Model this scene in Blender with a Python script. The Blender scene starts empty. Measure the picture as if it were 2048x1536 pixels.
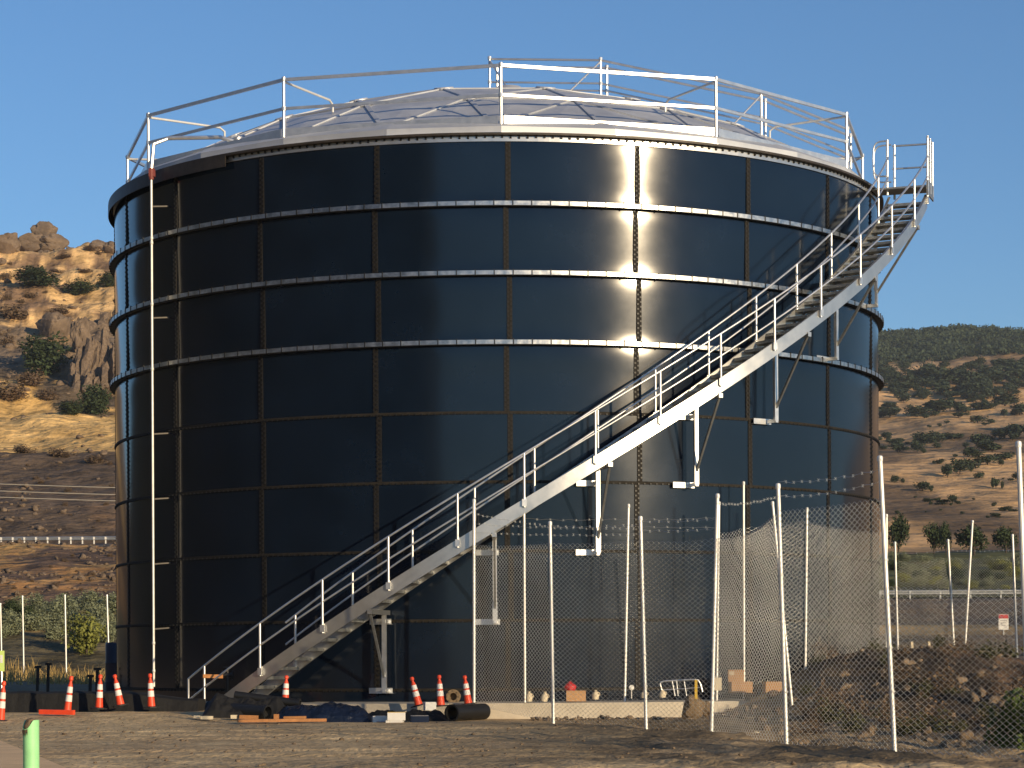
import bpy, bmesh, math, random
import numpy as np
from mathutils import Vector, Matrix, noise, Euler

# ------------------------------------------------------------------ camera, light, exposure
SC = bpy.context.scene
COL = SC.collection
F, HOR, CX, CAMZ, ROLL = 4900.0, 1315.0, 1024.0, 0.65, 0.005
cd = bpy.data.cameras.new('camera'); cam = bpy.data.objects.new('camera', cd); COL.objects.link(cam)
cd.sensor_width = 36.0; cd.lens = F / 2048.0 * 36.0
cd.shift_y = (HOR - 768.0) / 2048.0
cd.clip_start = 0.5; cd.clip_end = 8000.0
rgt = Vector((math.cos(ROLL), 0, -math.sin(ROLL))); up_ = Vector((math.sin(ROLL), 0, math.cos(ROLL)))
bk = rgt.cross(up_)
M4 = Matrix((rgt, up_, bk)).transposed().to_4x4(); M4.translation = Vector((0, 0, CAMZ))
cam.matrix_world = M4
SC.camera = cam

SUN_AZ, SUN_EL = math.radians(40.5), math.radians(12.4)      # azimuth measured from -Y towards +X
sdir = Vector((math.sin(SUN_AZ) * math.cos(SUN_EL), -math.cos(SUN_AZ) * math.cos(SUN_EL), math.sin(SUN_EL)))
w = bpy.data.worlds.new('World'); SC.world = w; w.use_nodes = True
nt = w.node_tree; bg = nt.nodes['Background']
sky = nt.nodes.new('ShaderNodeTexSky'); sky.sky_type = 'NISHITA'; sky.sun_disc = False
sky.sun_elevation = SUN_EL; sky.sun_rotation = math.atan2(sdir.x, sdir.y)
sky.altitude = 300; sky.air_density = 1.0; sky.dust_density = 0.05; sky.ozone_density = 5.2
nt.links.new(sky.outputs[0], bg.inputs[0]); bg.inputs[1].default_value = 0.132
sl = bpy.data.lights.new('sun', 'SUN'); so = bpy.data.objects.new('sun', sl); COL.objects.link(so)
sl.energy = 5.0; sl.angle = math.radians(0.5); sl.color = (1.0, 0.785, 0.50)
so.rotation_euler = sdir.to_track_quat('Z', 'Y').to_euler(); so.location = (40, -40, 60)
SC.view_settings.view_transform = 'Standard'; SC.view_settings.look = 'None'
SC.view_settings.exposure = 0.0; SC.view_settings.gamma = 1.0

# ------------------------------------------------------------------ helpers
R_ = random.Random(7)
PI = math.pi
TX, TY, TR, TH = -0.32, 58.5, 9.0, 11.2          # tank axis, radius, height

def at(px, py, Y):
    x = px - ROLL * (py - HOR); y = py + ROLL * (px - CX)
    return Vector(((x - CX) / F * Y, Y, CAMZ + (HOR - y) / F * Y))

def pol(phi, r, z):                               # phi in degrees, 0 = towards the camera, + = right
    a = math.radians(phi)
    return Vector((TX + r * math.sin(a), TY - r * math.cos(a), z))

def phi_at(px, py, r):
    x = px - ROLL * (py - HOR); best = (1e9, 0)
    for i in range(-900, 901):
        p = pol(i / 10, r, 0); q = CX + F * p.x / p.y
        if abs(q - x) < best[0]: best = (abs(q - x), i / 10)
    return best[1]

def smooth(a, b, x):
    t = max(0.0, min(1.0, (x - a) / (b - a))); return t * t * (3 - 2 * t)

def fbm(x, y, z=0.0, o=4, s=1.0):
    return noise.fractal(Vector((x * s, y * s, z)), 0.9, 2.1, o)

class MB:
    def __init__(self): self.v = []; self.f = []
    def add(self, vs, fs):
        n = len(self.v); self.v += [tuple(p) for p in vs]; self.f += [tuple(i + n for i in q) for q in fs]
        return self
    def box(self, c, s, m=None):
        c = Vector(c); h = Vector(s) / 2
        P = [Vector((x * h.x, y * h.y, z * h.z)) for z in (-1, 1) for y in (-1, 1) for x in (-1, 1)]
        if m is not None: P = [m @ p for p in P]
        return self.add([c + p for p in P], [(0, 2, 3, 1), (4, 5, 7, 6), (0, 1, 5, 4), (2, 6, 7, 3), (0, 4, 6, 2), (1, 3, 7, 5)])
    def bar(self, p, q, a, b, up=(0, 0, 1)):      # rectangular bar, a = across, b = along up
        p = Vector(p); q = Vector(q); d = q - p; L = d.length; d.normalize()
        u = Vector(up); sde = d.cross(u)
        if sde.length < 1e-5: sde = d.cross(Vector((1, 0, 0)))
        sde.normalize(); u = sde.cross(d)
        m = Matrix((sde, d, u)).transposed()
        return self.box((p + q) / 2, (a, L, b), m)
    def tube(self, pts, r, n=8, closed=False, caps=True):
        pts = [Vector(p) for p in pts]; N = len(pts); rings = []
        rr = r if hasattr(r, '__len__') else [r] * N
        ref = None
        for i, p in enumerate(pts):
            if closed: d = pts[(i + 1) % N] - pts[i - 1]
            else: d = pts[min(i + 1, N - 1)] - pts[max(i - 1, 0)]
            d.normalize()
            if ref is None:
                ref = Vector((0, 0, 1)) if abs(d.z) < 0.9 else Vector((1, 0, 0))
            s = d.cross(ref).normalized(); t = s.cross(d).normalized(); ref = t
            rings.append([p + (s * math.cos(2 * PI * k / n) + t * math.sin(2 * PI * k / n)) * rr[i] for k in range(n)])
        vs = [q for rg in rings for q in rg]; fs = []
        for i in range(N if closed else N - 1):
            a = i * n; b = ((i + 1) % N) * n
            for k in range(n):
                k2 = (k + 1) % n; fs.append((a + k, a + k2, b + k2, b + k))
        if caps and not closed:
            fs.append(tuple(range(n - 1, -1, -1))); fs.append(tuple((N - 1) * n + k for k in range(n)))
        return self.add(vs, fs)
    def lathe(self, prof, c=(0, 0, 0), n=24, m=None, closed=False):
        c = Vector(c); vs = []; fs = []; N = len(prof)
        for k in range(n):
            a = 2 * PI * k / n
            for (r, z) in prof:
                p = Vector((r * math.cos(a), r * math.sin(a), z))
                vs.append(c + (m @ p if m is not None else p))
        for k in range(n):
            k2 = (k + 1) % n
            for i in range(N if closed else N - 1):
                j = (i + 1) % N
                fs.append((k * N + i, k2 * N + i, k2 * N + j, k * N + j))
        return self.add(vs, fs)
    def arc(self, a0, a1, n, prof):               # sweep a closed (r, z) section round the tank axis
        vs = []; fs = []; N = len(prof)
        full = abs(a1 - a0) >= 359.9
        for k in range(n if full else n + 1):
            ph = a0 + (a1 - a0) * k / n
            for (r, z) in prof: vs.append(pol(ph, r, z))
        m = n
        for k in range(m):
            k2 = (k + 1) % n if full else k + 1
            for i in range(N):
                j = (i + 1) % N; fs.append((k * N + i, k2 * N + i, k2 * N + j, k * N + j))
        if not full:
            fs.append(tuple(range(N - 1, -1, -1))); fs.append(tuple(n * N + i for i in range(N)))
        return self.add(vs, fs)
    def build(self, name, mat, parent=None, origin=(0, 0, 0), smooth_=False, recalc=True):
        o = Vector(origin); me = bpy.data.meshes.new(name)
        me.from_pydata([(p[0] - o.x, p[1] - o.y, p[2] - o.z) for p in self.v], [], self.f)
        if recalc:
            bm = bmesh.new(); bm.from_mesh(me); bmesh.ops.recalc_face_normals(bm, faces=bm.faces); bm.to_mesh(me); bm.free()
        if smooth_: me.polygons.foreach_set('use_smooth', [True] * len(me.polygons))
        for m in (mat if isinstance(mat, (list, tuple)) else [mat]): me.materials.append(m)
        ob = bpy.data.objects.new(name, me); COL.objects.link(ob)
        if parent is not None: ob.parent = parent
        else: ob.location = o
        return ob

def autosmooth(ob, deg=35):
    me = ob.data; me.polygons.foreach_set('use_smooth', [True] * len(me.polygons))
    try: me.set_sharp_from_angle(angle=math.radians(deg))
    except Exception: pass
    return ob

def tag(o, label, cat, group=None, kind=None):
    if label: o['label'] = label
    if cat: o['category'] = cat
    if group: o['group'] = group
    if kind: o['kind'] = kind
    return o

def empty(name, loc, label, cat, group=None):
    o = bpy.data.objects.new(name, None); COL.objects.link(o); o.location = loc; o.empty_display_size = 0.2
    return tag(o, label, cat, group)

def dup(root, loc, rot=None, scale=None, label=None, group=None):
    r = root.copy(); COL.objects.link(r); r.location = loc
    if rot is not None: r.rotation_euler = rot
    if scale is not None: r.scale = scale
    if label: r['label'] = label
    if group: r['group'] = group
    for ch in list(root.children):
        c = ch.copy(); COL.objects.link(c); c.parent = r
        for g in list(ch.children):
            d = g.copy(); COL.objects.link(d); d.parent = c
    return r

# ------------------------------------------------------------------ materials
def mat(name, col, rough=0.6, metal=0.0, var=0.0, scale=3.0, bump=0.0, bscale=20.0, col2=None, spec=0.5, attr=False, det=5.0, rvar=0.0):
    m = bpy.data.materials.new(name); m.use_nodes = True; t = m.node_tree; N = t.nodes; L = t.links
    b = N['Principled BSDF']; b.inputs['Roughness'].default_value = rough; b.inputs['Metallic'].default_value = metal
    b.inputs['Specular IOR Level'].default_value = spec
    b.inputs['Base Color'].default_value = (*col, 1)
    tc = N.new('ShaderNodeTexCoord')
    if var > 0 or col2 or attr:
        nz = N.new('ShaderNodeTexNoise'); nz.inputs['Scale'].default_value = scale; nz.inputs['Detail'].default_value = det
        nz.inputs['Roughness'].default_value = 0.65
        L.new(tc.outputs['Object'], nz.inputs['Vector'])
        mr = N.new('ShaderNodeMapRange'); mr.inputs[1].default_value = 0.3; mr.inputs[2].default_value = 0.7
        L.new(nz.outputs['Fac'], mr.inputs[0])
        mx = N.new('ShaderNodeMix'); mx.data_type = 'RGBA'
        if attr:
            at_ = N.new('ShaderNodeAttribute'); at_.attribute_name = 'Col'
            mr.inputs[3].default_value = 1 - var; mr.inputs[4].default_value = 1 + var
            mx.blend_type = 'MULTIPLY'; mx.inputs[0].default_value = 1.0
            L.new(at_.outputs['Color'], mx.inputs[6]); L.new(mr.outputs[0], mx.inputs[7])
        else:
            c2 = col2 or tuple(c * (1 - var) for c in col)
            mx.inputs[6].default_value = (*c2, 1); mx.inputs[7].default_value = (*(col if col2 else tuple(min(1, c * (1 + var)) for c in col)), 1)
            L.new(mr.outputs[0], mx.inputs[0])
        L.new(mx.outputs[2], b.inputs['Base Color'])
        if rvar:
            m2 = N.new('ShaderNodeMapRange'); m2.inputs[1].default_value = 0.3; m2.inputs[2].default_value = 0.7
            m2.inputs[3].default_value = rough - rvar; m2.inputs[4].default_value = rough + rvar
            L.new(nz.outputs['Fac'], m2.inputs[0]); L.new(m2.outputs[0], b.inputs['Roughness'])
    if bump > 0:
        nb = N.new('ShaderNodeTexNoise'); nb.inputs['Scale'].default_value = bscale; nb.inputs['Detail'].default_value = 6
        L.new(tc.outputs['Object'], nb.inputs['Vector'])
        bp = N.new('ShaderNodeBump'); bp.inputs['Strength'].default_value = 1.0; bp.inputs['Distance'].default_value = bump
        L.new(nb.outputs['Fac'], bp.inputs['Height']); L.new(bp.outputs[0], b.inputs['Normal'])
    return m

M = {}
M['enamel'] = mat('dark enamelled steel', (0.005, 0.0105, 0.022), 0.135, 0.0, 0.25, 0.8, 0, 1, spec=0.5, rvar=0.015)
M['seam'] = mat('sealant and bolt strip', (0.015, 0.013, 0.011), 0.75, 0.0, 0.5, 14.0, spec=0.3)
M['lap'] = mat('horizontal lap sealant', (0.023, 0.020, 0.016), 0.75, 0.0, 0.45, 12.0, spec=0.2)
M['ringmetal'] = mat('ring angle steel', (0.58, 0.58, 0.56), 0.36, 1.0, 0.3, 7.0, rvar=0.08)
M['bolt'] = mat('dark bolt caps', (0.004, 0.004, 0.004), 0.5)
M['galv'] = mat('galvanised steel', (0.62, 0.61, 0.58), 0.34, 0.85, 0.10, 2.5, rvar=0.03)
M['fencemetal'] = mat('galvanised fence tube', (0.80, 0.79, 0.74), 0.5, 0.45, 0.12, 6.0)
M['galvdull'] = mat('weathered galvanised steel', (0.42, 0.43, 0.42), 0.5, 0.9, 0.2, 9.0)
M['alu'] = mat('bare aluminium', (0.82, 0.82, 0.80), 0.42, 0.9, 0.08, 5.0, rvar=0.05)
M['panel'] = mat('aluminium roof sheet', (0.58, 0.60, 0.63), 0.55, 0.55, 0.10, 1.2, rvar=0.08)
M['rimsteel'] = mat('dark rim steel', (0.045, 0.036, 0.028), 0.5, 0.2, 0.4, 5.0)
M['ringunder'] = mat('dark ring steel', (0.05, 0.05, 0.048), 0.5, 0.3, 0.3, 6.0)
M['concrete'] = mat('fresh pale concrete', (0.52, 0.46, 0.36), 0.85, 0, 0.16, 2.5, 0.008, 30)
M['dirt'] = mat('dirt', (0.2, 0.15, 0.1), 0.95, 0, 0.38, 2.2, 0.05, 9, attr=True, spec=0.15, det=9)
M['hill'] = mat('hillside soil and dry grass', (0.3, 0.2, 0.1), 0.95, 0, 0.55, 0.30, 0.9, 0.55, attr=True, spec=0.1, det=10)
M['hillfar'] = mat('far hillside', (0.3, 0.2, 0.1), 0.95, 0, 0.40, 0.06, 2.2, 0.14, attr=True, spec=0.1, det=10)
M['rock'] = mat('brown basalt rock', (0.27, 0.20, 0.14), 0.95, 0, 0.5, 2.6, 0.10, 7.0, col2=(0.11, 0.08, 0.058), spec=0.15, det=9)
M['stone'] = mat('broken stone', (0.30, 0.225, 0.15), 0.95, 0, 0.5, 1.7, 0.02, 20, col2=(0.085, 0.06, 0.042), spec=0.1)
M['asphalt'] = mat('asphalt', (0.06, 0.058, 0.055), 0.9, 0, 0.2, 1.0)
M['sage'] = mat('sagebrush leaves', (0.20, 0.22, 0.13), 0.8, 0, 0.4, 1.5, spec=0.2)
M['sageyel'] = mat('yellow green leaves', (0.20, 0.21, 0.05), 0.8, 0, 0.4, 1.5, spec=0.2)
M['leafdk'] = mat('dark green leaves', (0.042, 0.060, 0.026), 0.8, 0, 0.5, 0.8, spec=0.2)
M['leafoak'] = mat('grey green tree leaves', (0.052, 0.070, 0.042), 0.85, 0, 0.45, 0.06, spec=0.15)
M['leafbr'] = mat('dry brown brush', (0.16, 0.11, 0.07), 0.85, 0, 0.4, 1.2, spec=0.1)
M['leafweed'] = mat('weed leaves', (0.09, 0.13, 0.03), 0.6, 0, 0.5, 6, spec=0.3)
M['weedol'] = mat('dull olive weed', (0.075, 0.075, 0.032), 0.85, 0, 0.4, 4, spec=0.1)
M['grassgold'] = mat('golden dry grass', (0.46, 0.32, 0.12), 0.85, 0, 0.4, 2.0, spec=0.1)
M['bark'] = mat('bark', (0.07, 0.05, 0.035), 0.9)
M['orange'] = mat('orange traffic plastic', (0.80, 0.075, 0.025), 0.45, 0, 0.12, 8)
M['white'] = mat('white reflective band', (0.82, 0.80, 0.74), 0.5, 0, 0.06, 12)
M['rubber'] = mat('black rubber', (0.015, 0.015, 0.015), 0.7)
M['blackpl_shade'] = mat('black plastic and trench shade', (0.0035, 0.0035, 0.004), 0.8, 0, 0.3, 3.0, 0.03, 5)  # plastic of the heaps, darkened to carry the trench shade too
M['bluepl'] = mat('blue black plastic film', (0.006, 0.010, 0.024), 0.28, 0, 0.6, 4.0, 0.03, 7)
M['pipeblk'] = mat('black pipe', (0.011, 0.011, 0.011), 0.5, 0, 0.2, 5)
M['wood'] = mat('raw lumber', (0.44, 0.20, 0.075), 0.75, 0, 0.25, 7, spec=0.3)
M['woodold'] = mat('weathered wood', (0.24, 0.17, 0.10), 0.85, 0, 0.3, 6)
M['card'] = mat('cardboard', (0.52, 0.30, 0.14), 0.8, 0, 0.12, 5)
M['paintw'] = mat('white paint', (0.80, 0.78, 0.72), 0.5, 0, 0.05, 8)
M['cream'] = mat('cream canvas', (0.70, 0.60, 0.42), 0.8, 0, 0.12, 8)
M['red'] = mat('red paint', (0.50, 0.03, 0.03), 0.5, 0, 0.15, 8)
M['brnred'] = mat('faded red brown paint', (0.22, 0.05, 0.04), 0.6, 0, 0.2, 8)
M['yellow'] = mat('yellow paint', (0.62, 0.40, 0.03), 0.5, 0, 0.12, 8)
M['blue'] = mat('blue plastic', (0.006, 0.015, 0.045), 0.35, 0, 0.2, 5)
M['greenpipe'] = mat('pale green pvc pipe', (0.36, 0.78, 0.36), 0.5, 0, 0.14, 7)
M['mud'] = mat('dried mud', (0.20, 0.14, 0.08), 0.9, 0, 0.3, 9, 0.02, 25)
M['limesign'] = mat('lime sign sheet', (0.62, 0.78, 0.22), 0.45)
M['cable'] = mat('aluminium cable', (0.5, 0.46, 0.38), 0.5, 0.3)
M['brown'] = mat('brown burlap', (0.22, 0.13, 0.08), 0.9, 0, 0.4, 10, 0.02, 30)
M['greyink'] = mat('grey print', (0.35, 0.33, 0.32), 0.7)
M['tanpave'] = mat('tan concrete pavement', (0.85, 0.56, 0.28), 0.9, 0, 0.14, 1.5, 0.004, 40)

# ------------------------------------------------------------------ terrain heights
def interp(tab, y):
    if y <= tab[0][0]: return tab[0][1]
    for (a, za), (b, zb) in zip(tab, tab[1:]):
        if y <= b:
            t = (y - a) / (b - a); return za + (zb - za) * t
    return tab[-1][1]
PL = [(80, -0.9), (92, -0.42), (112, -0.32), (117, 0.3), (126, 1.8), (150, 4.2), (172, 7.6), (190, 9.2), (198, 10.0), (212, 10.1), (216, 11.4), (270, 23.3),
      (295, 27.2), (322, 32.4), (350, 41.5), (378, 52.6), (396, 59), (440, 73.4), (456, 76.8), (480, 78), (620, 62), (1000, 50), (1900, 40)]
PR = [(80, -0.7), (92, 0.7), (100, 1.15), (112, 1.75), (128, 2.2), (138, 2.5), (150, 4.1), (153, 4.2), (162, 4.3), (220, 9.8), (260, 12.6), (400, 26.4),
      (700, 67), (1000, 118), (1220, 157), (1400, 180), (1480, 184), (1700, 178), (1900, 168)]
def hill_z(s, Y):
    X = (s - CX) / F * Y
    wl = 1 - smooth(520, 980, s)
    zl = interp(PL, Y); zr = interp(PR, Y)
    road_l = smooth(196, 199, Y) * (1 - smooth(212, 215, Y)); road_r = smooth(151, 153, Y) * (1 - smooth(160, 163, Y))
    n1 = fbm(X * 0.045, Y * 0.045, 3.1, 5)
    n2 = fbm(X * 0.16, Y * 0.16, 9.7, 4)
    nr = fbm(X * 0.0045, Y * 0.0045, 1.7, 5)
    al = smooth(92, 140, Y) * 0.7 + smooth(215, 420, Y) * 1.9
    dl = (n1 * al + n2 * 0.32 * al) * (1 - road_l)
    strata = math.sin(zl * 1.15 + n1 * 2.5) * 0.8 * smooth(340, 400, Y)
    zl2 = zl * (1 - 0.55 * smooth(-250, -2600, s)) + dl + strata
    sd = smooth(560, -250, s)                      # the crag side stands a little higher
    ar = smooth(165, 300, Y) * 2.0 + smooth(300, 800, Y) * 7
    zr2 = zr + (nr * ar + n1 * 0.8 * smooth(165, 400, Y)) * (1 - road_r)
    # valley floor away from both slopes far out to the sides
    return wl * zl2 + (1 - wl) * zr2

def mixc(a, b, t): t = max(0, min(1, t)); return tuple(x + (y - x) * t for x, y in zip(a, b))
GOLD = (0.70, 0.44, 0.16); TAN = (0.42, 0.255, 0.115); RUST = (0.46, 0.24, 0.09); BRN = (0.16, 0.105, 0.07); DKB = (0.115, 0.08, 0.055)
def col_left(X, Y):
    n = fbm(X * 0.09, Y * 0.06, 5.5, 5); n2 = fbm(X * 0.4, Y * 0.3, 2.2, 4); k = 0.5 + n * 0.9 + n2 * 0.5
    Yn = Y + n * 6 + n2 * 3
    if Y < 115: c = mixc((0.34, 0.22, 0.12), (0.20, 0.14, 0.07), k)
    elif Yn < 132: c = mixc((0.085, 0.078, 0.048), (0.14, 0.115, 0.065), k)  # vegetated bank, its shade painted in as a darker colour
    elif Yn < 146: c = mixc((0.14, 0.13, 0.065), (0.24, 0.17, 0.08), k)
    elif Yn < 197: c = mixc(BRN, mixc(GOLD, RUST, 0.45 + n2), smooth(0.3, 0.75, k))
    elif Y < 213.5: c = (0.09, 0.085, 0.08)
    elif Yn < 270: c = mixc((0.14, 0.10, 0.068), (0.26, 0.165, 0.095), smooth(0.45, 1.0, k))
    elif Yn < 323: c = mixc((0.86, 0.55, 0.21), (0.66, 0.41, 0.15), k)
    elif Yn < 352: c = mixc((0.15, 0.11, 0.07), GOLD, smooth(0.5, 0.95, k))
    elif Yn < 381: c = mixc((0.21, 0.155, 0.105), (0.36, 0.24, 0.13), smooth(0.4, 0.9, k))
    else: c = mixc((0.25, 0.16, 0.095), (0.76, 0.49, 0.22), smooth(0.22, 0.58, k))
    return c
def col_right(X, Y):
    n = fbm(X * 0.012, Y * 0.004, 8.1, 5); n2 = fbm(X * 0.09, Y * 0.02, 4.4, 4); k = 0.5 + n * 0.8 + n2 * 0.5
    if Y < 108: c = mixc((0.22, 0.15, 0.09), (0.14, 0.11, 0.06), 0.5 + n2)
    elif Y < 130: c = mixc((0.46, 0.30, 0.13), (0.30, 0.22, 0.10), 0.5 + n2 * 0.8)
    elif Y < 151: c = mixc((0.10, 0.085, 0.06), (0.15, 0.11, 0.075), 0.5 + n2)
    elif Y < 163: c = (0.11, 0.10, 0.09)
    elif Y + n * 30 < 232: c = mixc((0.12, 0.12, 0.05), (0.36, 0.25, 0.12), smooth(0.75, 1.1, k))
    else:
        c = mixc((0.23, 0.15, 0.08), (0.64, 0.395, 0.185), smooth(0.15, 0.65, k))
        c = mixc(c, (0.062, 0.070, 0.042), smooth(985, 1045, Y + n * 90 + n2 * 40))
    return c

def grid_mesh(name, svals, yvals, zf, cf, mt):
    ns, ny = len(svals), len(yvals); vs = []; cs = []
    for y in yvals:
        for s in svals:
            X = (s - CX) / F * y
            vs.append((X, y, zf(s, y))); cs.append((*cf(s, X, y), 1))
    fs = [(j * ns + i, j * ns + i + 1, (j + 1) * ns + i + 1, (j + 1) * ns + i) for j in range(ny - 1) for i in range(ns - 1)]
    me = bpy.data.meshes.new(name); me.from_pydata(vs, [], fs)
    ca = me.color_attributes.new('Col', 'FLOAT_COLOR', 'POINT'); ca.data.foreach_set('color', np.array(cs, dtype=np.float32).ravel())
    me.polygons.foreach_set('use_smooth', [True] * len(me.polygons)); me.materials.append(mt)
    o = bpy.data.objects.new(name, me); COL.objects.link(o); o['kind'] = 'structure'; return o

def frange(a, b, st):
    o = []; x = a
    while x < b - 1e-6: o.append(x); x += st
    return o
sL = frange(-5200, -400, 240) + frange(-400, -60, 40) + frange(-60, 260, 5) + frange(260, 1000, 46) + [1000]
yL = frange(80, 100, 2) + frange(100, 195, 1.6) + frange(195, 217, 1) + frange(217, 470, 1.9) + frange(470, 700, 16) + frange(700, 1901, 120)
grid_mesh('hill', sL, yL, hill_z, lambda s, X, Y: mixc(col_right(X, Y), col_left(X, Y), 1 - smooth(520, 980, s)), M['hill'])
sR = [1000] + frange(1046, 1700, 54) + frange(1700, 2140, 7) + frange(2140, 2700, 60) + frange(2700, 8201, 500)
yR = frange(80, 170, 1.7) + frange(170, 420, 5) + frange(420, 1300, 11) + frange(1300, 1901, 40)
grid_mesh('hill', sR, yR, hill_z, lambda s, X, Y: mixc(col_right(X, Y), col_left(X, Y), 1 - smooth(520, 980, s)), M['hillfar'])

# a steep brushy ridge behind the photographer, to the left: it is what the dark half of the tank mirrors
def ridge():
    n1, n2 = 70, 26; vs = []; cs = []
    for j in range(n2):
        t = j / (n2 - 1)
        for i in range(n1):
            az = math.radians(-150 + (150 - 13.5) * i / (n1 - 1))
            d = 120 + 330 * t
            x, y = TX + d * math.sin(az), TY - d * math.cos(az)
            edge = smooth(-13.5, -19, math.degrees(az)) * smooth(-150, -118, math.degrees(az))
            h = 120 * smooth(0.0, 0.8, t) * edge + fbm(x * 0.02, y * 0.02, 2, 4) * 5 * t * edge
            vs.append((x, y, -1.2 + h)); k = 0.5 + fbm(x * 0.05, y * 0.05, 6, 4)
            cs.append((*mixc((0.035, 0.042, 0.025), (0.075, 0.065, 0.04), k), 1))
    fs = [(j * n1 + i, j * n1 + i + 1, (j + 1) * n1 + i + 1, (j + 1) * n1 + i) for j in range(n2 - 1) for i in range(n1 - 1)]
    me = bpy.data.meshes.new('hill'); me.from_pydata(vs, [], fs)
    ca = me.color_attributes.new('Col', 'FLOAT_COLOR', 'POINT'); ca.data.foreach_set('color', np.array(cs, dtype=np.float32).ravel())
    me.polygons.foreach_set('use_smooth', [True] * len(me.polygons)); me.materials.append(M['hillfar'])
    o = bpy.data.objects.new('hill', me); COL.objects.link(o); o['kind'] = 'structure'
ridge()

def ground_z(x, y):
    z = -0.55
    z += 0.16 * smooth(44.5, 48, y) * (1 - smooth(-5.2, -4.2, x))                 # left, towards the tank
    z += 0.22 * smooth(60, 92, y) * (1 - smooth(0, 4, x))
    rr = smooth(3.6, 7.4, x - 0.10 * (48 - y))                                       # rubble bank on the right
    z += (0.98 * smooth(36, 52, y) + 0.15 * smooth(52, 75, y)) * rr
    z += 0.40 * math.exp(-(((x - 8.2) / 2.2) ** 2 + ((y - 49.5) / 3.2) ** 2))
    z += -0.10 * smooth(-2, 6, x) * smooth(40, 28, y)
    for (yr, sl2) in ((30.2, .02), (32.0, .02), (36.5, -.05), (38.3, -.05), (41.5, .10)):   # wheel ruts
        yy = y - yr - sl2 * x - 0.25 * fbm(x * .15, yr, 2, 2); z += -0.03 * math.exp(-(yy / 0.24) ** 2) + 0.014 * math.exp(-((yy - 0.42) / 0.16) ** 2)
    d = math.hypot(x - TX, y - TY)
    lump = fbm(x * 0.55, y * 0.35, 1.3, 4) * 0.04 + fbm(x * 2.2, y * 1.8, 4.3, 4) * 0.042
    am = 0.18 + 1.3 * smooth(0.0, 3.0, x) * smooth(47.5, 45, y) + 2.0 * rr + 0.8 * smooth(30, 27, y)
    z += lump * am * (1 if d > 10.4 else 0.2)
    if d < 9.6: z = min(z, -0.5)
    return z
def ground_c(x, y):
    n = fbm(x * 0.5, y * 0.18, 7.7, 5); n2 = fbm(x * 2.3, y * 1.2, 3.9, 4); k = 0.5 + n * 0.9 + n2 * 0.5
    c = mixc((0.64, 0.47, 0.255), (0.48, 0.34, 0.185), k)
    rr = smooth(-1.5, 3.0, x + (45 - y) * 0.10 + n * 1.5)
    dark_area = rr * smooth(25.5, 29, y + n * 2) * (1 - smooth(45.4, 46.6, y + n * 0.7))  # darker soil tone over the right foreground
    c = mixc(c, mixc((0.13, 0.098, 0.060), (0.34, 0.25, 0.145), smooth(0.25, 0.9, k)), dark_area * 0.9)
    bank = smooth(4.6, 7.0, x - 0.10 * (48 - y)) * smooth(33, 38, y)
    c = mixc(c, mixc((0.062, 0.045, 0.030), (0.20, 0.125, 0.072), smooth(0.45, 1.05, k)), bank)
    ls = smooth(45.8, 46.8, y) * smooth(0.2, 1.5, x) * (1 - bank) * (1 - smooth(48.5, 49, y))
    c = mixc(c, mixc((0.36, 0.27, 0.17), (0.20, 0.145, 0.09), k), ls)
    far = smooth(60, 75, y); c = mixc(c, mixc((0.27, 0.18, 0.11), (0.2, 0.14, 0.08), k), far)
    return c
def ground():
    xs = [-3000, -900, -300, -120, -60, -34, -22, -16] + frange(-13, -9, 0.5) + frange(-9, 13, 0.10) + frange(13, 15, 0.3) + frange(15, 20, 0.6) + [22, 28, 40, 70, 140, 400, 1000, 3000]
    ys = [-4000, -1200, -400, -120, -40, -12, 0, 8, 14, 18, 21] + frange(23, 26, 0.3) + frange(26, 54, 0.11) + frange(54, 72, 0.6) + frange(72, 97, 1.5)
    nx = len(xs); vs = []; cs = []
    for y in ys:
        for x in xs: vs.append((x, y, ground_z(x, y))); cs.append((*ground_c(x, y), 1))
    fs = [(j * nx + i, j * nx + i + 1, (j + 1) * nx + i + 1, (j + 1) * nx + i) for j in range(len(ys) - 1) for i in range(nx - 1)]
    me = bpy.data.meshes.new('ground'); me.from_pydata(vs, [], fs)
    ca = me.color_attributes.new('Col', 'FLOAT_COLOR', 'POINT'); ca.data.foreach_set('color', np.array(cs, dtype=np.float32).ravel())
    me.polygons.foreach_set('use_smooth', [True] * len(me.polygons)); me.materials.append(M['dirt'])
    o = bpy.data.objects.new('ground', me); COL.objects.link(o); o['kind'] = 'structure'
ground()
def gz(x, y): return ground_z(x, y)

# pale pavement corner at the lower left
b = MB(); P = [(-7.9, 36.9), (-4.93, 26.6), (-4.2, 24.0), (-9.5, 24.0), (-12, 36.9)]
b.add([(x, y, -0.64) for x, y in P] + [(x, y, -0.485) for x, y in P], [tuple(range(4, -1, -1)), (5, 6, 7, 8, 9)] + [(i, (i + 1) % 5, 5 + (i + 1) % 5, 5 + i) for i in range(5)])
b.build('pavement', M['tanpave'])['kind'] = 'structure'

# ring slab under the tank
b = MB(); b.arc(-24, 96, 100, [(8.6, -0.75), (10.55, -0.75), (10.55, -0.245), (8.6, -0.235)])
sl_ = b.build('concrete_slab', M['concrete']); sl_['kind'] = 'structure'
b = MB(); b.arc(96, 336, 120, [(8.6, -0.75), (9.32, -0.75), (9.32, -0.25), (8.6, -0.25)])
b.build('tank_footing', M['concrete'])['kind'] = 'structure'

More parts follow.
